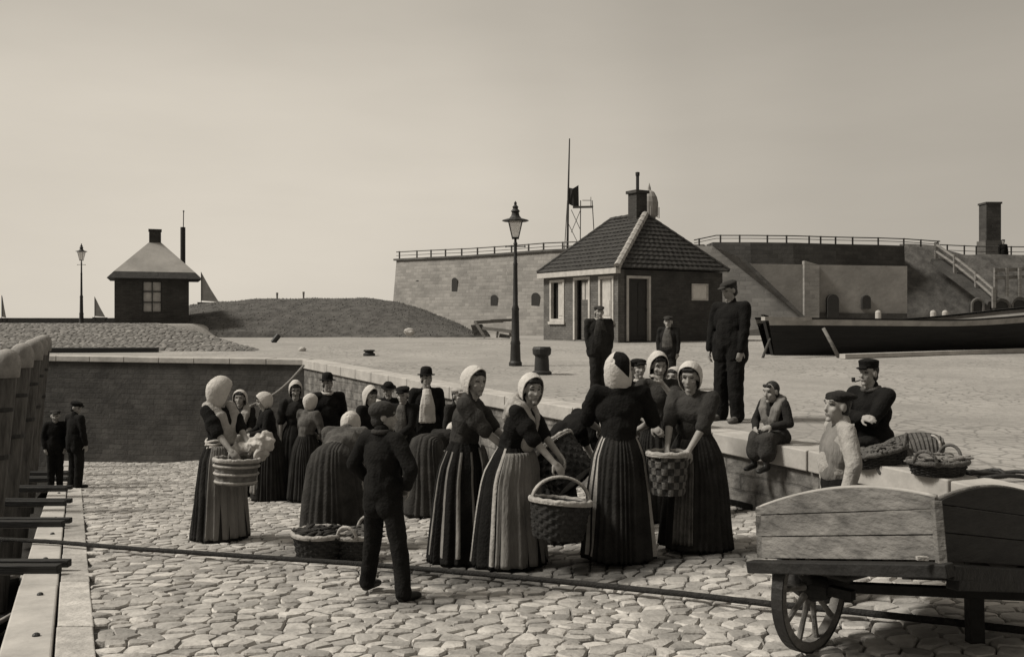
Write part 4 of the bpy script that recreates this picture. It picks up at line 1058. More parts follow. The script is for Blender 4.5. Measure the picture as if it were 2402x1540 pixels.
    for sg in (-1,1):
        sh, el, wr = arms[sg]
        if sleeves == 'short': tp += [('c',sh,.074*s,el-(el-sh)*.02,.064*s),('e',sh.lerp(el,.55),(.078*s,.078*s,.09*s))]
        elif sleeves == 'jacket': tp += [('c',sh,.073*s,el,.06*s),('c',el,.06*s,el.lerp(wr,.93),.048*s)]
        elif sleeves == 'shirt': tp += [('c',sh,.070*s,el,.063*s),('c',el,.063*s,el.lerp(wr,.8),.05*s)]
    blob('bodice' if kind == 'woman' else ('shirt' if sleeves == 'shirt' else 'jacket'), tp, vx, top, body, 3, .009*s, 6.5, (1,1,1.3))
    if sleeves == 'shirt':
        blob('waistcoat', [('e',U((0,0,1.22*s)),(.19*s*wide,.147*s,.205*s),Bm),('c',U((0,0,1.12*s)),.142*s*wide,U((0,0,1.06*s)),.140*s*wide),('c',U((-sx*.62,-.012*s,shz-.03*s)),.08*s,U((sx*.62,-.012*s,shz-.03*s)),.08*s)], vx, 'lit_pleat_vest', body, 2, .006*s, 7)
    if waistcoat:       # open front showing a lighter shirt or waistcoat: a wedge set proud of the chest
        pts = [U((-.055*s,.125*s,1.40*s)),U((.055*s,.125*s,1.40*s)),U((.075*s,.150*s,1.22*s)),U((.04*s,.148*s,.98*s)),U((-.04*s,.148*s,.98*s)),U((-.075*s,.150*s,1.22*s))]
        parts2 = []
        for k_ in range(15):
            z0 = 1.42-.03*k_; w0 = interp([(1.0,.085),(1.2,.075),(1.42,.03)], z0)*wide
            yy = interp([(1.0,.128),(1.1,.122),(1.25,.126),(1.36,.095),(1.42,.06)], z0)
            parts2.append(('c',U((-w0*s,yy*s,z0*s)),.030*s,U((w0*s,yy*s,z0*s)),.030*s)); parts2.append(('c',U((-w0*.5*s,(yy+.012)*s,z0*s)),.030*s,U((w0*.5*s,(yy+.012)*s,z0*s)),.030*s))
        blob('shirt_front', parts2, vx, waistcoat, body, 3, .004*s)
    if collar:
        m = MB(); pts = [U((.078*s*math.cos(a),-.012*s+.072*s*math.sin(a),nz-.005*s-.02*s*max(0,math.sin(a)))) for a in [2*math.pi*k/18 for k in range(18)]]
        m.tube(pts, .022*s, 7, closed=True); o = m.build('collar', collar, None, smooth=True); o.parent = body
    if kerchief and kerchief != 'sash':
        kp = []
        for sg in (-1,1):
            pr = None
            for (a,b,c) in ((.03,-.10,1.455),(.105,-.085,1.435),(.15,.0,1.425),(.125,.10,1.33),(.085,.128,1.20),(.03,.118,1.06)):
                q = U((sg*a*s,b*s,c*s))
                if pr is not None:
                    kp.append(('c',pr,.052*s,q,.046*s)); kp.append(('c',pr+Vector((-sg*.05*s,.004*s,.012*s)),.046*s,q+Vector((-sg*.04*s,.01*s,.0)),.044*s))
                pr = q
            for (a,b,c) in ((.05,-.115,1.40),(.10,-.105,1.39),(.145,-.06,1.38)): kp.append(('c',U((sg*a*s,b*s,c*s)),.045*s,U((0,-.125*s,1.27*s)),.04*s))
        blob('kerchief', kp, vx, kerchief, body, 2, .006*s, 14)
    if sash:
        m = MB()
        for q in range(4):
            pts = [U((.152*s*math.cos(a),.132*s*math.sin(a),(1.0+.022*q+.012*math.sin(a*3+q*2))*s)) for a in [2*math.pi*k/26 for k in range(26)]]
            m.tube(pts, .015*s, 6, closed=True)
        o = m.build('sash', 'linen', None, smooth=True); o.parent = body
    # hair and head wear ------------------------------------------------------
    def local(parts_): return [(p[0],HP(p[1]),tuple(r*hs for r in p[2]),HR) if p[0] == 'e' else ('c',HP(p[1]),p[2]*hs,HP(p[3]),p[4]*hs) for p in parts_]
    hv = .008 if fine else .012
    if head != 'hood' or True:
        blob('hair', local([('e',(0,-.026,.034),(.081,.088,.088)),('e',(0,-.045,-.03),(.066,.06,.06))]+([('c',(-.04,.060,.080),.019,(.04,.060,.080),.019)] if head in ('hood','bare') else [])), hv, hairc, body, 2, .003)
    if head == 'hood':
        rx, ry, rz = .101*hood[0], .130*hood[1], .124*hood[2]; til = R(14); gp_ = random.random()*9; rows = []; NH = 36
        f = Vector((0,math.cos(til),-math.sin(til))); u_ = Vector((1,0,0)); v_ = Vector((0,math.sin(til),math.cos(til)))
        prof = [(.0,1.02),(.03,1.035),(.07,1.005),(.12,.995),(.2,1.0),(.3,1.0),(.45,1.0),(.6,1.0),(.75,1.0),(.9,1.0),(1.0,1.0)]
        for t, fl in prof:
            ang = lerp(R(64),R(178),t); r = []
            for k in range(NH):
                b = 2*math.pi*k/NH; dirn = f*math.cos(ang)+(u_*math.cos(b)+v_*math.sin(b))*math.sin(ang)
                down = max(0,-math.sin(b)); wing = 1+hoodcurve*down*(1-t)**2*.6
                q = Vector((dirn.x*rx,dirn.y*ry,dirn.z*rz))*fl*wing+Vector((0,-.03,.012))
                low = sstep(-.01,-.10,q.z); q.x *= 1-.30*low*sstep(.25,.7,t)+.10*low*(1-sstep(.1,.4,t)); q.z *= 1+.22*low*hood[2]
                rad_ = 1+(.020*math.sin(b*17+gp_)+.012*math.sin(b*29+gp_*2))*sstep(.35,.8,t)*(1-sstep(.93,1,t)); q = Vector((q.x*rad_,q.y*(1+(rad_-1)*.6)+.012*sstep(.05,.10,q.z),q.z*rad_))
                q += Vector((1,1,1))*(.003*noise.noise(q*30))
                r.append(HP(q))
            rows.append(r)
        grid_obj('cap', rows, ['linen','black'], body, True, (lambda i, j: 1 if (i > 3 and math.cos(2*math.pi*j/36) > -.15 and math.sin(2*math.pi*j/36) > -.62 and not i > 8) else 0) if hoodcurve == .9 else None, .005)
    elif head == 'knit':
        blob('cap', local([('e',(0,-.018,.052),(.094,.108,.078)),('e',(0,-.015,.03),(.09,.105,.04))]), hv, cap, body, 2, .004)
    elif head == 'flat':
        cp = [('e',(0,-.012,.085),(.098,.112,.036)),('e',(0,-.02,.062),(.086,.10,.04))]
        o = blob('cap', local(cp+[('e',(0,.098,.060),(.062,.05,.0125)),('c',(-.04,.085,.058),.0125,(.04,.085,.058),.0125)]), hv, cap, body, 2, .003)
    elif head == 'kepi':
        cp = [('e',(0,-.01,.075),(.088,.10,.045)),('e',(0,-.008,.115),(.092,.104,.028)),('e',(0,-.01,.095),(.09,.102,.04)),('e',(0,.098,.052),(.058,.045,.012))]
        blob('cap', local(cp), hv, cap, body, 2)
    elif head == 'beret':
        cp = [('e',(0,-.04,.078),(.105,.118,.034)),('e',(0,-.012,.055),(.084,.099,.036))]; blob('cap', local(cp), hv, cap, body, 2, .004)
    elif head in ('bowler','flatbrim'):
        crown = .085 if head == 'bowler' else .05
        m = MB(); prof = [(.088,.058),(.128,.054),(.133,.06),(.128,.066),(.09,.068),(.088,.10),(.083,.06+crown),(.06,.085+crown),(.025,.094+crown),(0,.096+crown)]
        m.lathe(prof, (0,-.008,0), 22, ax=(.94,1.08)); m.v = [HP(v) for v in m.v]; o = m.build('hat', cap, None, smooth=False); o.parent = body; autosmooth(o, 40)
    if pipe:
        m = MB(); m.tube([HP((.02,.09,-.062)),HP((.04,.14,-.075)),HP((.045,.155,-.07))],.006*hs,6); m.lathe([(.013,-.012),(.017,.0),(.017,.03),(.011,.03)],(0,0,0),10); k0 = len(m.v)-40
        m.v[k0:] = [HP((.045,.158,-.065))+v*hs for v in m.v[k0:]]; o = m.build('tobacco_pipe','iron',None); o.location = (0,0,0); 
        o.location = body.matrix_basis @ Vector((0,0,0)); o.rotation_euler = body.rotation_euler; tag(o,'small dark tobacco pipe in the mouth of the man seated on the wall','pipe')
    ROOTS[key] = dict(body=body, arms=arms, s=s, d=d, M=Matrix.Translation(body.location) @ Matrix.Rotation(th,4,'Z'), h=h, neck=neck, hc=hc_)
    return body
def wrist(key, sg):
    r = ROOTS[key]; sh, el, wr = r['arms'][sg]; return r['M'] @ (wr+(wr-el).normalized()*.07*r['s'])

upper = zq
# --- left group
person('W1','person in white bonnet seen from behind, pale shoulder cloth, holding the hooped wooden tub',516,893,sash=True,yfeet=1264,yaw=62,headyaw=75,headpitch=14,armL=(-.02,.42,1.0),armR=(.20,.36,1.0),kerchief='pale',apron=('apron',20,120,.97),top='black',legs='dark',hood=(1.16,1.05,1.25),skirtw=1.06)
person('W2','person in white bonnet and pale shoulder cloth standing behind the tub and facing the viewer',563,917,d=13.7,yaw=4,kerchief='pale',top='dark',legs='dark',apron=('pale',60,120,.9),armL=(-.08,.25,1.02),armR=(.10,.25,1.05),hood=(1.1,1,1.05),hoodcurve=.5)
person('W3','person with black shawled back, white bonnet and pale apron, second row at left',634,920,yfeet=1172,yaw=-62,headyaw=-20,headpitch=22,bend=8,apron=('apron',40,120,.9),armL=(-.06,.3,1.05),armR=(.10,.3,1.05),top='black',legs='dark',sleeves='jacket',hood=(1,.95,1))
person('W4','person in a tall white bonnet looking down, in front of the wall corner',693,897,d=13.9,yaw=18,headpitch=18,top='dark',legs='dark',hood=(1,1,1.18))
person('W5','person in white bonnet and grey blouse turned away, between bonneted neighbours at left',716,925,yfeet=1172,yaw=150,bend=10,headyaw=10,headpitch=15,top='mid',legs='dark',sleeves='jacket',armL=(-.05,.3,1.0),armR=(.12,.3,1.0))
person('M6','person in black bowler hat and heavy black coat with white collar',768,882,d=14.2,yaw=20,kind='man',head='bowler',top='black',legs='black',sleeves='jacket',wide=1.2,collar='linen',headyaw=15)
person('W7','person bending over the front baskets, seen from behind, bonnet top just showing',780,976,yfeet=1285,yaw=172,h=1.56,bend=62,headpitch=30,top='mid',legs='char',armL=(-.16,.62,.42),armR=(.16,.62,.42),poleL=(-1,-.2,.3),poleR=(1,-.2,.3),skirtw=1.24,wide=1.15,hood=(1,1,1.05))
person('W32','person stooping in black beside the bulky bowler hatted figure, only a rounded back showing',826,940,d=13.3,yaw=70,h=1.5,bend=42,headpitch=50,top='black',legs='black',armL=(-.1,.5,.7),armR=(.1,.5,.7),wide=1.2,fine=False)
person('W8','person in a pointed white bonnet looking right, behind the boy with hands in pockets',868,902,d=12.6,yaw=45,headpitch=12,top='black',legs='dark',hood=(.98,1.0,1.3),h=1.50)
person('M9','person in dark flat brimmed hat standing against the quay wall',911,899,d=13.9,yaw=10,kind='man',head='flatbrim',top='black',legs='black',sleeves='jacket',headpitch=15)
person('M10','person in dark cap and dark jacket with grey waistcoat facing left in the crowd',946,907,d=11.9,yaw=-15,kind='man',head='flat',top='black',legs='dark',sleeves='jacket',waistcoat='mid',armL=(-.02,.26,1.0),armR=(.06,.26,.98),headpitch=10)
person('M11','person in black bowler hat with a broad white shirt front and dark waistcoat',1000,869,d=12.9,yaw=12,kind='man',head='bowler',top='black',legs='black',sleeves='jacket',waistcoat='linen',wide=1.05,headyaw=18)
person('W12','person bent double, rounded dark pleated skirt towards the viewer, behind the boy',1003,1000,yfeet=1206,yaw=150,h=1.5,bend=78,headpitch=40,top='dark',legs='char',armL=(-.15,.6,.45),armR=(.15,.6,.45),skirtw=1.25,wide=1.15)
person('B13','person in pale topped cap and dark jacket by the quay wall, half hidden',1073,911,d=12.4,yaw=40,kind='boy',head='flat',cap='pale',top='dark',legs='dark',sleeves='jacket')
person('B14','person in dark round cap, hands in pockets, standing alone in front by the rope',898,944,yfeet=1400,yaw=150,kind='boy',head='knit',cap='char',top='black',legs='black',sleeves='jacket',headyaw=-52,armL=(-.19,.10,.97),armR=(.19,.10,.97),poleL=(-1,-.5,0),poleR=(1,-.5,0),footL=(-.20,.08),footR=(.20,-.02),wide=.98,curl=1.2,collar='char')
# --- right of centre
person('W15','person in tall white bonnet and striped pleated skirt, left of the two foremost bonnets',1082,862,yfeet=1316,yaw=80,bend=9,headyaw=-38,headpitch=4,top='char',legs='black',lit_pleats=1,apron=('apron',62,120,.96),armL=(-.06,.46,1.0),armR=(.12,.46,.98),hood=(1.02,1.05,1.1))  # skirt stripes are light on the pleat ridges, painted as paler faces
person('W16','person in white bonnet and light apron reaching down to the hoop handled basket',1192,872,yfeet=1326,yaw=72,bend=17,headyaw=-48,headpitch=6,skirtw=1.16,top='black',legs='black',kerchief='pale',apron=('apron',0,118,.97),armL=(.06,.58,.86),armR=(.20,.66,.72),hood=(1.04,1.02,1.1),sedge=(-72,-64,-8))
person('W17','person in dark clothes bent behind the tilted basket, only the rounded back in view',1292,985,d=8.7,yaw=105,h=1.6,bend=48,headpitch=60,top='black',legs='dark',armL=(-.12,.6,.5),armR=(.12,.6,.5),wide=1.25)
person('W18','person in black seen from behind, white bonnet open at the back, in the centre',1452,833,yfeet=1312,yaw=176,headyaw=-28,headpitch=8,top='black',legs='dark',armL=(-.16,.32,1.05),armR=(.18,.30,1.05),skirtw=1.05,wide=1.15,hood=(1.06,.86,1.05),hoodcurve=.9,sedge=(198,214,338,346))  # pale side strips paint the edge highlight onto the skirt
person('B19','person in dark cap peering right, just behind the open white bonnet',1466,846,d=10.4,yaw=75,kind='boy',head='flat',top='dark',legs='dark',sleeves='jacket')
person('B20','person with dark cap and white collar turned to the viewer, between two bonnets',1497,842,d=10.9,yaw=15,kind='boy',head='flat',top='dark',legs='dark',sleeves='jacket',collar='linen')
person('W21','person in tall brimmed white bonnet raising a bare forearm to the mouth',1543,833,d=9.3,yaw=10,headpitch=10,top='char',legs='dark',armL=(.02,.20,1.42),poleL=(-.5,.5,-1),armR=(.14,.24,1.0),hood=(1.05,1.05,1.2))
person('W21b','person of whom little but a low white bonnet shows, behind the raised forearm',1583,874,d=10.3,yaw=-40,top='dark',legs='dark',h=1.5)
person('W22','person in white bonnet and long dark skirt smiling, holding the checkered basket at right',1634,850,yfeet=1284,yaw=-40,headyaw=18,headpitch=12,bend=9,top='char',legs='dark',armL=(-.12,.40,.90),armR=(.06,.44,.92),apron=('mid',80,110,.95),hood=(1.05,1.1,1.05),skirtw=1.2,wide=1.15)
# --- on the quay
person('M23','person in flat cap and long dark jacket standing tall on the quay edge',1713,660,yfeet=987,yaw=-48,kind='man',surf=upper,head='flat',cap='char',top='black',legs='black',sleeves='jacket',headyaw=-18,headpitch=18,wide=1.2,armL=(-.20,.08,.84),armR=(.26,.06,.86),poleL=(-1,-.5,0),poleR=(1,-.5,0),footL=(-.13,.05),footR=(.13,0),foot='clog')
person('M24','person in flat cap, open dark jacket and waistcoat on the quay before the house door',1405,718,d=14.4,yaw=8,kind='boy',surf=upper,head='flat',cap='char',top='dark',legs='dark',sleeves='jacket',waistcoat='char',wide=1.35,armL=(-.22,.05,.86),armR=(.22,.05,.86),poleL=(-1,-.4,0),poleR=(1,-.4,0),collar='pale')
person('B25','small person in cap and short jacket standing on the quay right of the house doors',1568,742,d=14.6,yaw=-22,kind='boy',surf=upper,head='flat',cap='char',top='dark',legs='dark',sleeves='jacket',waistcoat='mid',wide=1.15,armL=(-.22,.05,.86),armR=(.22,.05,.86),poleL=(-1,-.4,0),poleR=(1,-.4,0))
# girl sitting on the coping
gp = ground_hit(1828,1046,zq)
zs = zq(gp.x,gp.y)
person('G26','person sitting on the wall edge with dangling legs, bare headed in a striped shawl',1822,893,d=gp.y+.08,yaw=-52,kind='woman',head='bare',surf=lambda x,y: zs-.55,h=1.22,seat=.63,footL=(0,.03),footR=(.03,.0),headyaw=-5,headpitch=8,top='dark',legs='char',kerchief='apron',sleeves='jacket',armL=(-.14,.30,1.06),armR=(.14,.30,1.02),hairc='hair',foot='boot',bend=12)
person('B27','person in dark tilted cap, pale shirt and waistcoat behind the handcart',1968,917,d=5.9,yaw=-92,kind='boy',head='beret',cap='dark',top='pale',legs='black',sleeves='shirt',headyaw=22,armL=(-.30,.04,.90),armR=(.33,.02,.90),poleL=(-1,-.3,.1),poleR=(1,-.3,.1),wide=1.15,headpitch=-4)
rp = ROOTS['B27']
mp_ = W(2045,1090,8.55)
person('M28','person in black peaked cap and dark coat, arms folded, seated on the wall edge',2044,862,d=8.75,yaw=-58,kind='man',head='kepi',cap='black',surf=lambda x,y: zq(3.0,8.8)-.84,h=1.70,seat=.92,bend=4,footL=(0,.02),footR=(0,.03),top='black',legs='black',sleeves='jacket',armL=(.10,.22,1.22),armR=(-.08,.24,1.20),poleL=(-1,.2,-.8),poleR=(1,.2,-.8),wide=1.1,collar='mid',pipe=True,waistcoat=None)
# --- two boys at left
person('B29','shorter of the two boys by the harbour edge, in a cap, standing beside his companion',130,962,yfeet=1143,yaw=25,kind='boy',head='flat',cap='char',top='black',legs='black',sleeves='jacket',fine=False,armL=(-.2,.05,.88),armR=(.2,.05,.88))
person('B30','taller of the two boys by the harbour edge, dark back turned to the viewer',177,942,yfeet=1144,yaw=150,kind='boy',head='flat',cap='black',top='black',legs='black',sleeves='jacket',fine=False,headyaw=-70,headpitch=15,wide=1.1)
person('M31','tiny dark person standing on the rampart beside the brick chimney',2353,562,d=51.0,yaw=0,kind='man',head='flat',surf=lambda x,y: fz(562,51.0)-1.7,top='black',legs='black',sleeves='jacket',fine=False)
for k, v in ROOTS.items(): print('PERSON', k, 'h=%.2f d=%.2f' % (v['h'], v['d']))
# ================================================================== BASKETS
def basket(name, o, rt, rb, H, label, rot=None, mats=('wicker','wickerdark','rim'), handle=0, ellipse=1.0, rows=9, cols=28, staves=False, group='wicker baskets', lid=False, handle_dir=0, fill=None, cat='basket'):
    """o: centre of the base; rot tilts and turns it; handle: 1 hoop over the top, 2 two small side handles"""
    o = Vector(o); rot = rot or Matrix.Identity(3); r = empty(name, o, label, cat, group)
    def P(a, t, off=0):
        rr = lerp(rb, rt, t**.8)+off; return o+rot @ Vector((rr*math.cos(a), rr*math.sin(a)*ellipse, H*t))
    m = MB(); n = cols*2; V = []; Fc = []; MI = []
    for i in range(rows+1):
        for j in range(n):
            a = 2*math.pi*j/n; V.append(P(a, i/rows))
    if staves:
        m2 = MB(); rws = []
        for t in [k/12 for k in range(13)]: rws.append([P(2*math.pi*j/n, t, (.004 if (j//2)%2 else -.003)) for j in range(n)])
        rws += [[P(2*math.pi*j/n, 1, -.03) for j in range(n)],[P(2*math.pi*j/n, .1, -.03) for j in range(n)]]
        m2.grid(rws, closed=True); m2.add([P(2*math.pi*j/n,.06,-.01) for j in range(n)],[tuple(range(n))]); m2.build('stave_wall', mats[0], r, smooth=False)
        for t in (.12,.45,.76):
            q = MB(); q.tube([P(2*math.pi*j/n,t,.010) for j in range(n)],.014,6,closed=True); q.build('hoop', mats[2], r, smooth=True)
    else:
        # woven strands: each cell bulges out or in by turns
        m = MB()
        for i in range(rows):
            for j in range(cols):
                out = (i+j) % 2; a0, a1 = 2*math.pi*j/cols, 2*math.pi*(j+1)/cols; sub = 4; g_ = []
                for u in range(3):
                    tt = (i+u/2)/rows; g_.append([P(lerp(a0,a1,k/sub), tt, (.014 if out else -.006)*math.sin(math.pi*k/sub)*(1.0 if u == 1 else .55)+random.uniform(-.002,.002)) for k in range(sub+1)])
                m.grid(g_, 0 if out else 1)
        m.grid([[P(2*math.pi*j/n,1,-.03) for j in range(n)],[P(2*math.pi*j/n,.08,-.025) for j in range(n)]],1,closed=True)
        m.add([P(2*math.pi*j/n,.05,-.01) for j in range(n)],[tuple(range(n))],1)
        m.build('woven_body', [mats[0],mats[1]], r, smooth=True, fix=False)
    m = MB(); m.tube([P(2*math.pi*j/n,1.0,.004)+Vector((0,0,.004*math.sin(j*1.7))) for j in range(n)],.021,8,closed=True)
    m.tube([P(2*math.pi*j/n,.955,.012) for j in range(n)],.012,6,closed=True); m.build('rim', mats[2], r, smooth=True)
    if handle == 1:
        m = MB(); ca, sa = math.cos(handle_dir), math.sin(handle_dir); pts = []
        for k in range(19):
            b = math.pi*k/18; q = rt*math.cos(b); pts.append(o+rot @ Vector((q*ca, q*sa*ellipse, H+rt*.78*math.sin(b))))
        for q in (-.011,.011): m.tube([p+rot @ Vector((-sa*q,ca*q,0)) for p in pts],.013,7)
        m.build('handle', mats[2], r, smooth=True)
    elif handle == 2:
        for sg in (0,math.pi):
            m = MB(); a = handle_dir+sg; c = P(a,1); tg = rot @ Vector((-math.sin(a),math.cos(a),0)); up = rot @ Vector((math.cos(a)*.25,math.sin(a)*.25,1)).normalized()
            m.tube([c+tg*.09*math.cos(math.pi*k/12)+up*.11*math.sin(math.pi*k/12) for k in range(13)],.014,7); m.build('handle', mats[2], r, smooth=True)
    if fill:
        m = MB()
        for k in range(70):
            a = random.uniform(0,6.28); q = rt*.84*math.sqrt(random.random()); c = o+rot @ Vector((q*math.cos(a),q*math.sin(a)*ellipse,H*.9+random.uniform(0,.05))); b = random.uniform(0,6.28); dd = rot @ Vector((math.cos(b)*.09,math.sin(b)*.09,random.uniform(-.015,.02)))
            m.tube([c-dd,c-dd*.3,c+dd*.5,c+dd],[.006,.02,.014,.003],6)
        m.build('contents', fill, r, smooth=True)
    return r
def RX(a): return Matrix.Rotation(R(a),3,'X')
def RY(a): return Matrix.Rotation(R(a),3,'Y')
def RZ(a): return Matrix.Rotation(R(a),3,'Z')
# tub of the woman at left
dW = ROOTS['W1']['d']
basket('wooden_tub', W(553,1135,dW-.32), 50/F*(dW-.32), 43/F*(dW-.32), 58/F*(dW-.32), 'round pale hooped wooden tub held at the hip of the leftmost bonneted figure', RX(-3) @ RY(2), ('cartwood','wickerdark','rim'), staves=True, group=None, cat='tub')
c = W(612,1042,dW-.12); k = 1/F*(dW-.12)
b = blob('cloth_bundle', [('e',(2*k,0,2*k),(24*k,24*k,22*k)),('c',(-14*k,0,-4*k),19*k,(-64*k,-8*k,-14*k),8*k),('e',(12*k,0,6*k),(18*k,20*k,22*k)),('e',(2*k,-8*k,-20*k),(17*k,18*k,12*k)),('c',(14*k,-10*k,10*k),10*k,(-6*k,-20*k,-22*k),7*k)], .008, 'linen', None, 1, .03, 11, (1,1,1.3))
b.location = c; tag(b, 'white cloth bundle bulging above the rim of the wooden tub', 'bundle')
# basket hung from the arm in the middle
p16 = ROOTS['W16']['d']; dd = p16-.42
basket('handled_basket', W(1308,1262,dd), 70/F*dd, 56/F*dd, 88/F*dd, 'large dark wicker basket with tall hoop handle held by the figure in the light apron', RY(5) @ RX(-6), handle=1, handle_dir=.25, mats=('wickerdark','iron','rim'))
dd = 8.1
basket('tilted_basket', W(1352,1130,dd), 66/F*dd, 56/F*dd, 100/F*dd, 'big dark wicker basket tipped to the left, behind the hoop handled basket', RY(-42) @ RX(-20), handle=2, handle_dir=1.2, mats=('wickerdark','iron','rim'))
d22 = ROOTS['W22']['d']-.36
basket('checkered_basket', W(1567,1158,d22), 46/F*d22, 36/F*d22, 96/F*d22, 'checkered wicker basket held against the skirt of the smiling figure at right', RX(-2), handle=0, rows=6, cols=18)
p = ground_hit(752,1310,zramp); basket('ground_basket', p, .235, .19, .235, 'low dark wicker basket on the setts below the bending figure, left of the pair', RZ(10), handle=0, fill='char', mats=('wickerdark','iron','rim'))
p = ground_hit(838,1309,zramp); basket('ground_basket', p, .20, .17, .22, 'low wicker basket on the setts half behind the legs of the boy in front', RZ(40), handle=2, handle_dir=.6, fill='mid', mats=('wickerdark','iron','rim'))
# baskets on the wall top at right
dd = 7.6; q = W(2200,1142,dd); q.z = zq(q.x,q.y)+.03
basket('shallow_basket', q, .25, .21, .11, 'shallow dark wicker basket heaped with pale contents on the wall top behind the handcart', RZ(20) @ RX(0), handle=2, handle_dir=.5, ellipse=.8, fill='apron', mats=('wickerdark','wickerdark','wicker'))
dd = 8.1; q = W(2068,1098,dd); q.z = max(q.z, zq(q.x,q.y)+.02)
basket('lidded_basket', q, .24, .2, .12, 'dark wicker basket with one end raised on the wall, left of the heaped basket', RZ(-10) @ RY(-14), handle=2, handle_dir=math.pi/2+1.2, ellipse=.75, fill='wicker', mats=('wickerdark','wickerdark','wicker'))
r = empty('basket_lid', W(2140,1075,8.2), 'long woven lid slanting up to the right over the baskets on the wall', 'basket lid', 'wicker baskets')
m = MB(); a = W(2055,1092,8.0); b = W(2205,1036,8.3); ax_ = (b-a).normalized(); ay = Vector((-.30,.55,.78)).normalized(); an = ax_.cross(ay).normalized(); L_ = (b-a).length; rows_ = []
for top_ in (1,-1):
    rr_ = []
    for i in range(33):
        t = i/32; wv = .17*math.sin(math.pi*clamp(t*.9+.06))**.5; rr_.append([a+ax_*L_*t+ay*wv*(j/6.0*2-1)+an*(top_*.015+.012*((i+j)%2)+.035*(1-(j/3.0-1)**2)) for j in range(7)])
    m.grid(rr_, 0)
m.build('woven_panel','wicker',r,fix=False)
m = MB(); m.tube([a+ax_*L_*(i/32)+ay*.17*math.sin(math.pi*clamp(i/32*.9+.06))**.5 for i in range(33)]+[a+ax_*L_*(i/32)-ay*.17*math.sin(math.pi*clamp(i/32*.9+.06))**.5 for i in range(32,-1,-1)],.018,6,closed=True); m.build('rim','wicker',r,smooth=True)
m = MB(); c = b-ax_*.08; m.tube([c+ay*.08*math.cos(math.pi*k/10)+an*.08*math.sin(math.pi*k/10) for k in range(11)],.012,6); m.build('handle','rim',r,smooth=True)
# dark iron bits lying on the quay at right
for px, py, w, lab in ((2298,1116,.2,'flat dark scrap of iron lying on the quay, left one behind the handcart'),(2345,1121,.26,'flat dark scrap of iron lying on the quay, right one behind the handcart')):
    p = ground_hit(px,py,zq); m = MB(); m.tube([p+Vector((w*math.cos(a)*1.0,w*.5*math.sin(a),.03+.015*math.sin(3*a))) for a in [2*math.pi*k/16 for k in range(16)]],.018,7,closed=True); tag(m.build('iron_ring','iron',smooth=True),lab,'iron ring')
# debris at the wall foot
p = ground_hit(1722,1196,zramp); m = MB(); m.box(p+Vector((.12,0,.05)),(.34,.16,.06),RZ(25) @ RY(14)); tag(m.build('broken_board','tar',bevel=.006),'dark broken board on rubble at the foot of the wall','board')
for i, (px, py, s_, lab) in enumerate(((1705,1188,.07,'pale lump of stone at the wall foot, left of the broken board'),(1738,1180,.05,'smaller pale stone at the wall foot, right of the broken board'))):
    p = ground_hit(px,py,zramp); bm = bmesh.new(); bmesh.ops.create_icosphere(bm, subdivisions=3, radius=s_)
    for v in bm.verts: v.co = v.co*(1+.3*noise.noise(v.co*14))
    me = bpy.data.meshes.new('stone'); bm.to_mesh(me); bm.free(); o = mkobj('stone', me, 'coping'); o.location = p+Vector((0,0,s_*.5)); tag(o,lab,'stone'); autosmooth(o,60)

# ================================================================== ROPES
pts = []
for px, py in ((-40,1272),(60,1277),(130,1281),(300,1296),(500,1310),(700,1324),(870,1336),(1000,1347),(1200,1366),(1400,1386),(1600,1408),(1800,1432),(2000,1452),(2200,1475),(2402,1499),(2600,1522)):
    p = ground_hit(px,py+3,zramp); p.z = zramp(p.x,p.y)+.055; pts.append(p)
fine_pts = []
for a, b in zip(pts, pts[1:]):
    for k in range(6): fine_pts.append(a.lerp(b,k/6)+Vector((0,.008*noise.noise(Vector((k+a.x*3,0,0))),.004*noise.noise(Vector((a.x*5+k,1,0))))))
m = MB(); m.tube(fine_pts,.021,8); tag(m.build('mooring_rope','rope',smooth=True),'long dark mooring rope stretched across the setts from the harbour edge to the handcart','rope')
m = MB(); a = W(712,857,15.4); b = W(588,952,13.2); m.tube([a.lerp(b,k/12)-Vector((0,0,.10*math.sin(math.pi*k/12))) for k in range(13)],.022,6); tag(m.build('hauling_line','palerope',smooth=True),'thin pale line slanting down from the wall corner to the crowd','rope')

# ================================================================== HANDCART
root = empty('handcart', W(1985,1560,4.6), 'wooden handcart with arched grey plank sides and a spoked wheel in the right foreground', 'handcart')
dC = 4.05; K = W(2205,1312,dC)                         # near lower corner of the box
Ll = 1.01; LR = 1.45
dl = (W(1768,1307,dC+.8*Ll)-K).normalized()            # along the pale side, away to the left
dr2 = (W(2446,1328,dC+.6)-K).normalized()              # along the dark side, away to the right
du = dr2.cross(dl); du = du if du.z > 0 else -du; du.normalize()
sc = dC/F
def CP(a, b, c): return K+dl*a+dr2*b+du*c
def arched(base_fn, L_, h0, hp, h1, n=24, peak=.42):
    out = []
    for i in range(n+1):
        t = i/n; b = math.sin(math.pi*clamp(t*.5/peak if t < peak else .5+.5*(t-peak)/(1-peak)))
        hh = lerp(h0 if t < peak else h1, hp, b**.85); out.append(base_fn(t*L_, hh))
    return out
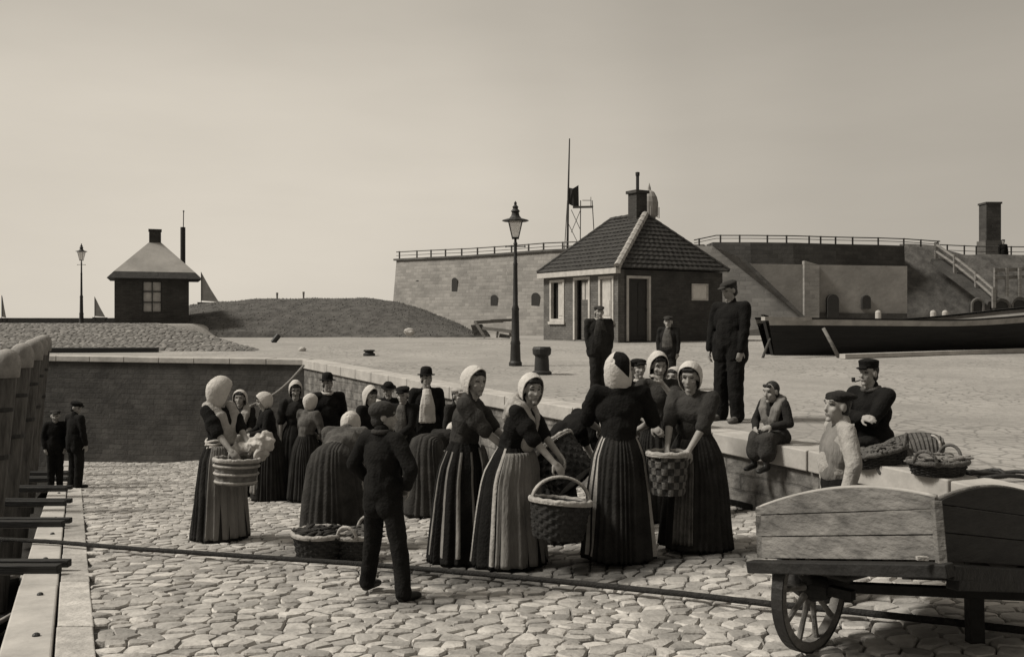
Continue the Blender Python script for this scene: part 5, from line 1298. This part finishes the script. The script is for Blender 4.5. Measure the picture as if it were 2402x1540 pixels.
def panel(nm, fn, L_, h0, hp, h1, thick, mt, peak=.42, planks=3):
    top = arched(fn, L_, h0, hp, h1, 24, peak); k = planks
    m = MB(); n = 24; 
    for q in range(k):
        lo, hi = [], []
        for i in range(n+1):
            t = i/n*L_; tp_ = top[i]; bt = fn(t,0); H_ = (tp_-bt).length; step = hp/k
            a_, b_ = min(step*q,H_), (min(step*(q+1)-.006,H_) if q < k-1 else H_)
            u = (tp_-bt).normalized(); lo.append(bt+u*a_); hi.append(bt+u*max(a_+.001,b_))
        back = [[p+thick for p in lo],[p+thick for p in hi]]
        m.grid([lo,hi,back[1],back[0],lo]); m.add([lo[0],hi[0],back[1][0],back[0][0]],[(0,1,2,3)]); m.add([lo[-1],hi[-1],back[1][-1],back[0][-1]],[(0,1,2,3)])
    o = m.build(nm, mt, root, fix=True); 
    mm = MB(); mm.tube([p+thick*.5+du*.003 for p in top], .0125, 6); return o, mm
# pale side: low at both ends with a swelling arch
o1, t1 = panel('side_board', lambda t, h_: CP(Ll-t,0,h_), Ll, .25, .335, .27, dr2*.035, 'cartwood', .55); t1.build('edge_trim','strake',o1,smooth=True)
o2, t2 = panel('side_board', lambda t, h_: CP(0,t+.03,h_), LR, .25, .37, .30, dl*.035, 'cartdark_shade', .5); t2.build('edge_trim','cartwood',o2,smooth=True)  # unlit side: shade painted in as a darker plank tone
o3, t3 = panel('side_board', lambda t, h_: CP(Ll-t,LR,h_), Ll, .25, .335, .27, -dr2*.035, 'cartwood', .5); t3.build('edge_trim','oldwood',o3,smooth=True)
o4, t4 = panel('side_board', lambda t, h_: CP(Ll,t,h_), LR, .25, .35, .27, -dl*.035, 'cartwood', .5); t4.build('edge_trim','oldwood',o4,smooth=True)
m = MB(); m.prism([CP(.036,.036,.20),CP(Ll-.036,.036,.20),CP(Ll-.036,LR-.036,.20),CP(.036,LR-.036,.20)], -du*.02); m.build('floor_boards','cartdark_shade',root)
m = MB(); m.bar(CP(-.012,-.012,-.02),CP(-.012,-.012,.255),.04,.04,up=(1,0,0)); m.build('corner_post','cartwood',root,bevel=.004)
m = MB(); m.bar(CP(Ll+.02,-.03,-.045),CP(-.06,-.03,-.045),.075,.06); m.bar(CP(Ll+.02,LR+.03,-.045),CP(-.06,LR+.03,-.045),.075,.06)
m.bar(CP(-.03,0,-.05),CP(-.03,LR,-.05),.06,.065);  m.build('frame','cartiron',root,bevel=.006)
m = MB(); m.bar(W(2150,1308,dC-.05),W(2176,1309,dC-.05),.02,.016); m.build('latch','rim',root)
# wheels: axle runs parallel to the pale side
hub = W(1902,1373,4.92); zg = zramp(hub.x,hub.y); Rw = hub.z-zg-.0
ax_dir = (W(2402,1392,dC+.20)-hub).normalized(); 
wa = Vector((.68,-.73,0)).normalized()          # axle of the wheel as seen: two thirds turned away
def wheel(c, label=None):
    w = MB(); u = Vector((0,0,1)); v = wa.cross(u).normalized(); n = 40
    r = bpy.data.objects.new('wheel', None); col.objects.link(r); r.parent = root; r.location = c-root.location
    m = MB(); rows = []
    for ro, off in ((Rw-.058,-.024),(Rw-.010,-.028),(Rw-.010,.028),(Rw-.058,.024)): rows.append([c+(u*math.cos(2*math.pi*k/n)+v*math.sin(2*math.pi*k/n))*ro+wa*off for k in range(n)])
    rows.append(rows[0]); m.grid(rows,closed=True); m.build('rim','cartwood',r)
    m = MB(); rows = []
    for ro, off in ((Rw-.010,-.031),(Rw,-.031),(Rw,.031),(Rw-.010,.031)): rows.append([c+(u*math.cos(2*math.pi*k/n)+v*math.sin(2*math.pi*k/n))*ro+wa*off for k in range(n)])
    rows.append(rows[0]); m.grid(rows,closed=True); m.build('iron_tyre','iron',r)
    m = MB()
    for k in range(10):
        a = 2*math.pi*(k+.3)/10; dn = u*math.cos(a)+v*math.sin(a); m.tube([c+dn*.06,c+dn*(Rw*.5),c+dn*(Rw-.05)],[.021,.014,.017],8)
    m.build('spokes','cartwood',r,smooth=True)
    m = MB(); m.tube([c-wa*.13,c-wa*.10,c-wa*.03,c+wa*.03,c+wa*.09,c+wa*.11],[.04,.05,.078,.078,.055,.045],16); m.build('hub','cartiron',r,smooth=False); autosmooth(r.children[-1],30)
wheel(hub)

m = MB(); m.bar(hub-wa*.22, hub+wa*.24, .05, .05); m.build('axle','cartiron',root)
m = MB(); m.bar(hub+Vector((.05,0,0)),W(2440,1396,4.75),.05,.052); m.build('stretcher','cartiron',root,bevel=.005)
# iron stays under the box and the bolster over the axle
m = MB(); 
m.tube([W(1880,1318,4.7),W(1930,1342,4.66),W(1985,1357,4.62),W(2030,1345,4.55),W(2062,1308,4.5)],.018,7); m.tube([W(1870,1310,4.86),W(1884,1345,4.87),W(1915,1385,4.88)],.03,7); m.build('stay','cartiron',root,smooth=True)
m = MB(); m.bar(W(1930,1345,4.9),W(1990,1345,4.93),.10,.14); m.build('bolster','cartiron',root,bevel=.006)
# rest leg and brace at right
g0 = ground_hit(2287,1504,zramp); top = W(2283,1316,g0.y)
m = MB(); m.bar(g0-Vector((0,0,.01)), top+Vector((0,0,.03)), .075, .075, up=(0,1,0)); m.build('rest_leg','cartiron',root,bevel=.006)
m = MB(); pts = [W(2296,1318,g0.y+.02),W(2330,1345,g0.y+.02),W(2352,1372,g0.y+.02),W(2352,1392,g0.y+.02)]; m.tube(pts,.026,7); m.tube([W(2420,1318,g0.y+.02),W(2385,1345,g0.y+.02),W(2358,1372,g0.y+.02)],.026,7); m.bar(W(2353,1362,g0.y+.02),W(2353,1400,g0.y+.02),.06,.09,up=(0,1,0)); m.build('brace','cartiron',root)
m = MB(); m.bar(CP(-.02,.05,-.10),CP(-.02,LR,-.10),.06,.05); m.build('under_beam','cartiron',root,bevel=.006)

# ================================================================== CAMERA AND LIGHT
cam = bpy.data.cameras.new('camera'); co = bpy.data.objects.new('camera', cam); col.objects.link(co)
co.location = (0,0,ZC); co.rotation_euler = (R(90),0,0); cam.sensor_width = 36; cam.lens = F/2402*36; cam.shift_y = -22/2402; cam.clip_end = 12000; cam.clip_start = .05
scene.camera = co
EL, AZ = 47.0, -97.0       # sun high at the left, a touch beyond the crowd (azimuth from +Y, clockwise)
sd_ = Vector((math.sin(R(AZ))*math.cos(R(EL)), math.cos(R(AZ))*math.cos(R(EL)), math.sin(R(EL))))
sun = bpy.data.lights.new('sun','SUN'); so = bpy.data.objects.new('sun', sun); col.objects.link(so)
so.rotation_euler = (-sd_).to_track_quat('-Z','Y').to_euler(); sun.energy = 4.2; sun.angle = R(14.0); sun.color = (1,.95,.86)
w = bpy.data.worlds.new('World'); scene.world = w; w.use_nodes = True; nt = w.node_tree; N = nt.nodes; L = nt.links
bg = N['Background']; sky = N.new('ShaderNodeTexSky'); sky.sky_type = 'NISHITA'; sky.sun_disc = False; sky.sun_elevation = R(EL); sky.sun_rotation = R(AZ); sky.dust_density = 3.0; sky.air_density = 1.0; sky.altitude = 0
bw = N.new('ShaderNodeRGBToBW'); L.new(sky.outputs[0], bw.inputs[0])
# thin even overcast veil: brightest low over the sea at left, greyer upwards and to the right; zenith raised unseen for ground light
tc = N.new('ShaderNodeTexCoord'); nz = N.new('ShaderNodeVectorMath'); nz.operation = 'NORMALIZE'; L.new(tc.outputs['Generated'], nz.inputs[0])
def dotn(v):
    d_ = N.new('ShaderNodeVectorMath'); d_.operation = 'DOT_PRODUCT'; d_.inputs[1].default_value = Vector(v).normalized(); L.new(nz.outputs[0], d_.inputs[0]); return d_.outputs['Value']
glow = dotn(W(560,430,1.0)-Vector((0,0,ZC)))
rm = N.new('ShaderNodeValToRGB'); cr = rm.color_ramp; cr.interpolation = 'EASE'
for e_ in list(cr.elements)[1:]: cr.elements.remove(e_)
SKY = [(0.0,.44),(.55,.44),(.70,.41),(.80,.42),(.88,.47),(.94,.56),(.975,.625),(1.0,.645)]
cr.elements[0].position = 0; cr.elements[0].color = (.3,.3,.3,1)
for p_, v_ in SKY[1:]: e_ = cr.elements.new(p_); e_.color = (v_,v_,v_,1)
L.new(glow, rm.inputs[0])
mpn = N.new('ShaderNodeMapping'); mpn.inputs['Scale'].default_value = (1.6,1.6,7.0); L.new(nz.outputs[0], mpn.inputs[0])
cn = N.new('ShaderNodeTexNoise'); cn.inputs['Scale'].default_value = 1.6; cn.inputs['Detail'].default_value = 7; cn.inputs['Roughness'].default_value = .55; L.new(mpn.outputs[0], cn.inputs['Vector'])
cm = N.new('ShaderNodeMapRange'); cm.inputs['From Min'].default_value = .3; cm.inputs['From Max'].default_value = .7; cm.inputs['To Min'].default_value = .955; cm.inputs['To Max'].default_value = 1.045; L.new(cn.outputs['Fac'], cm.inputs['Value'])
m1 = N.new('ShaderNodeMath'); m1.operation = 'MULTIPLY'; L.new(rm.outputs[0], m1.inputs[0]); L.new(cm.outputs[0], m1.inputs[1])
m2 = N.new('ShaderNodeMath'); m2.operation = 'MULTIPLY'; m2.inputs[1].default_value = .010; L.new(bw.outputs[0], m2.inputs[0])
ad = N.new('ShaderNodeMath'); ad.operation = 'ADD'; sz_ = N.new('ShaderNodeSeparateXYZ'); L.new(nz.outputs[0], sz_.inputs[0]); zr_ = N.new('ShaderNodeValToRGB'); zc_ = zr_.color_ramp; zc_.interpolation = 'EASE'
zc_.elements[0].position = 0; zc_.elements[0].color = (1.02,)*3+(1,); zc_.elements[1].position = 1; zc_.elements[1].color = (1.25,)*3+(1,)
for p_, v_ in ((.10,1.0),(.20,.96),(.33,.82),(.45,.80),(.7,1.1)): e_ = zc_.elements.new(p_); e_.color = (v_,v_,v_,1)
L.new(sz_.outputs['Z'], zr_.inputs[0]); m3 = N.new('ShaderNodeMath'); m3.operation = 'MULTIPLY'; L.new(m1.outputs[0], m3.inputs[0]); L.new(zr_.outputs[0], m3.inputs[1])
L.new(m3.outputs[0], ad.inputs[0]); L.new(m2.outputs[0], ad.inputs[1])
tint = N.new('ShaderNodeMix'); tint.data_type = 'RGBA'; tint.blend_type = 'MULTIPLY'; tint.inputs['Factor'].default_value = 1; tint.inputs['B'].default_value = (1.0,.915,.785,1); L.new(ad.outputs[0], tint.inputs['A'])
L.new(tint.outputs['Result'], bg.inputs['Color']); bg.inputs['Strength'].default_value = 1.0
vs = scene.view_settings; vs.view_transform = 'Standard'; vs.look = 'None'; vs.exposure = 0; vs.gamma = 1; vs.use_curve_mapping = False
scene.cycles.use_denoising = True; scene.cycles.max_bounces = 6
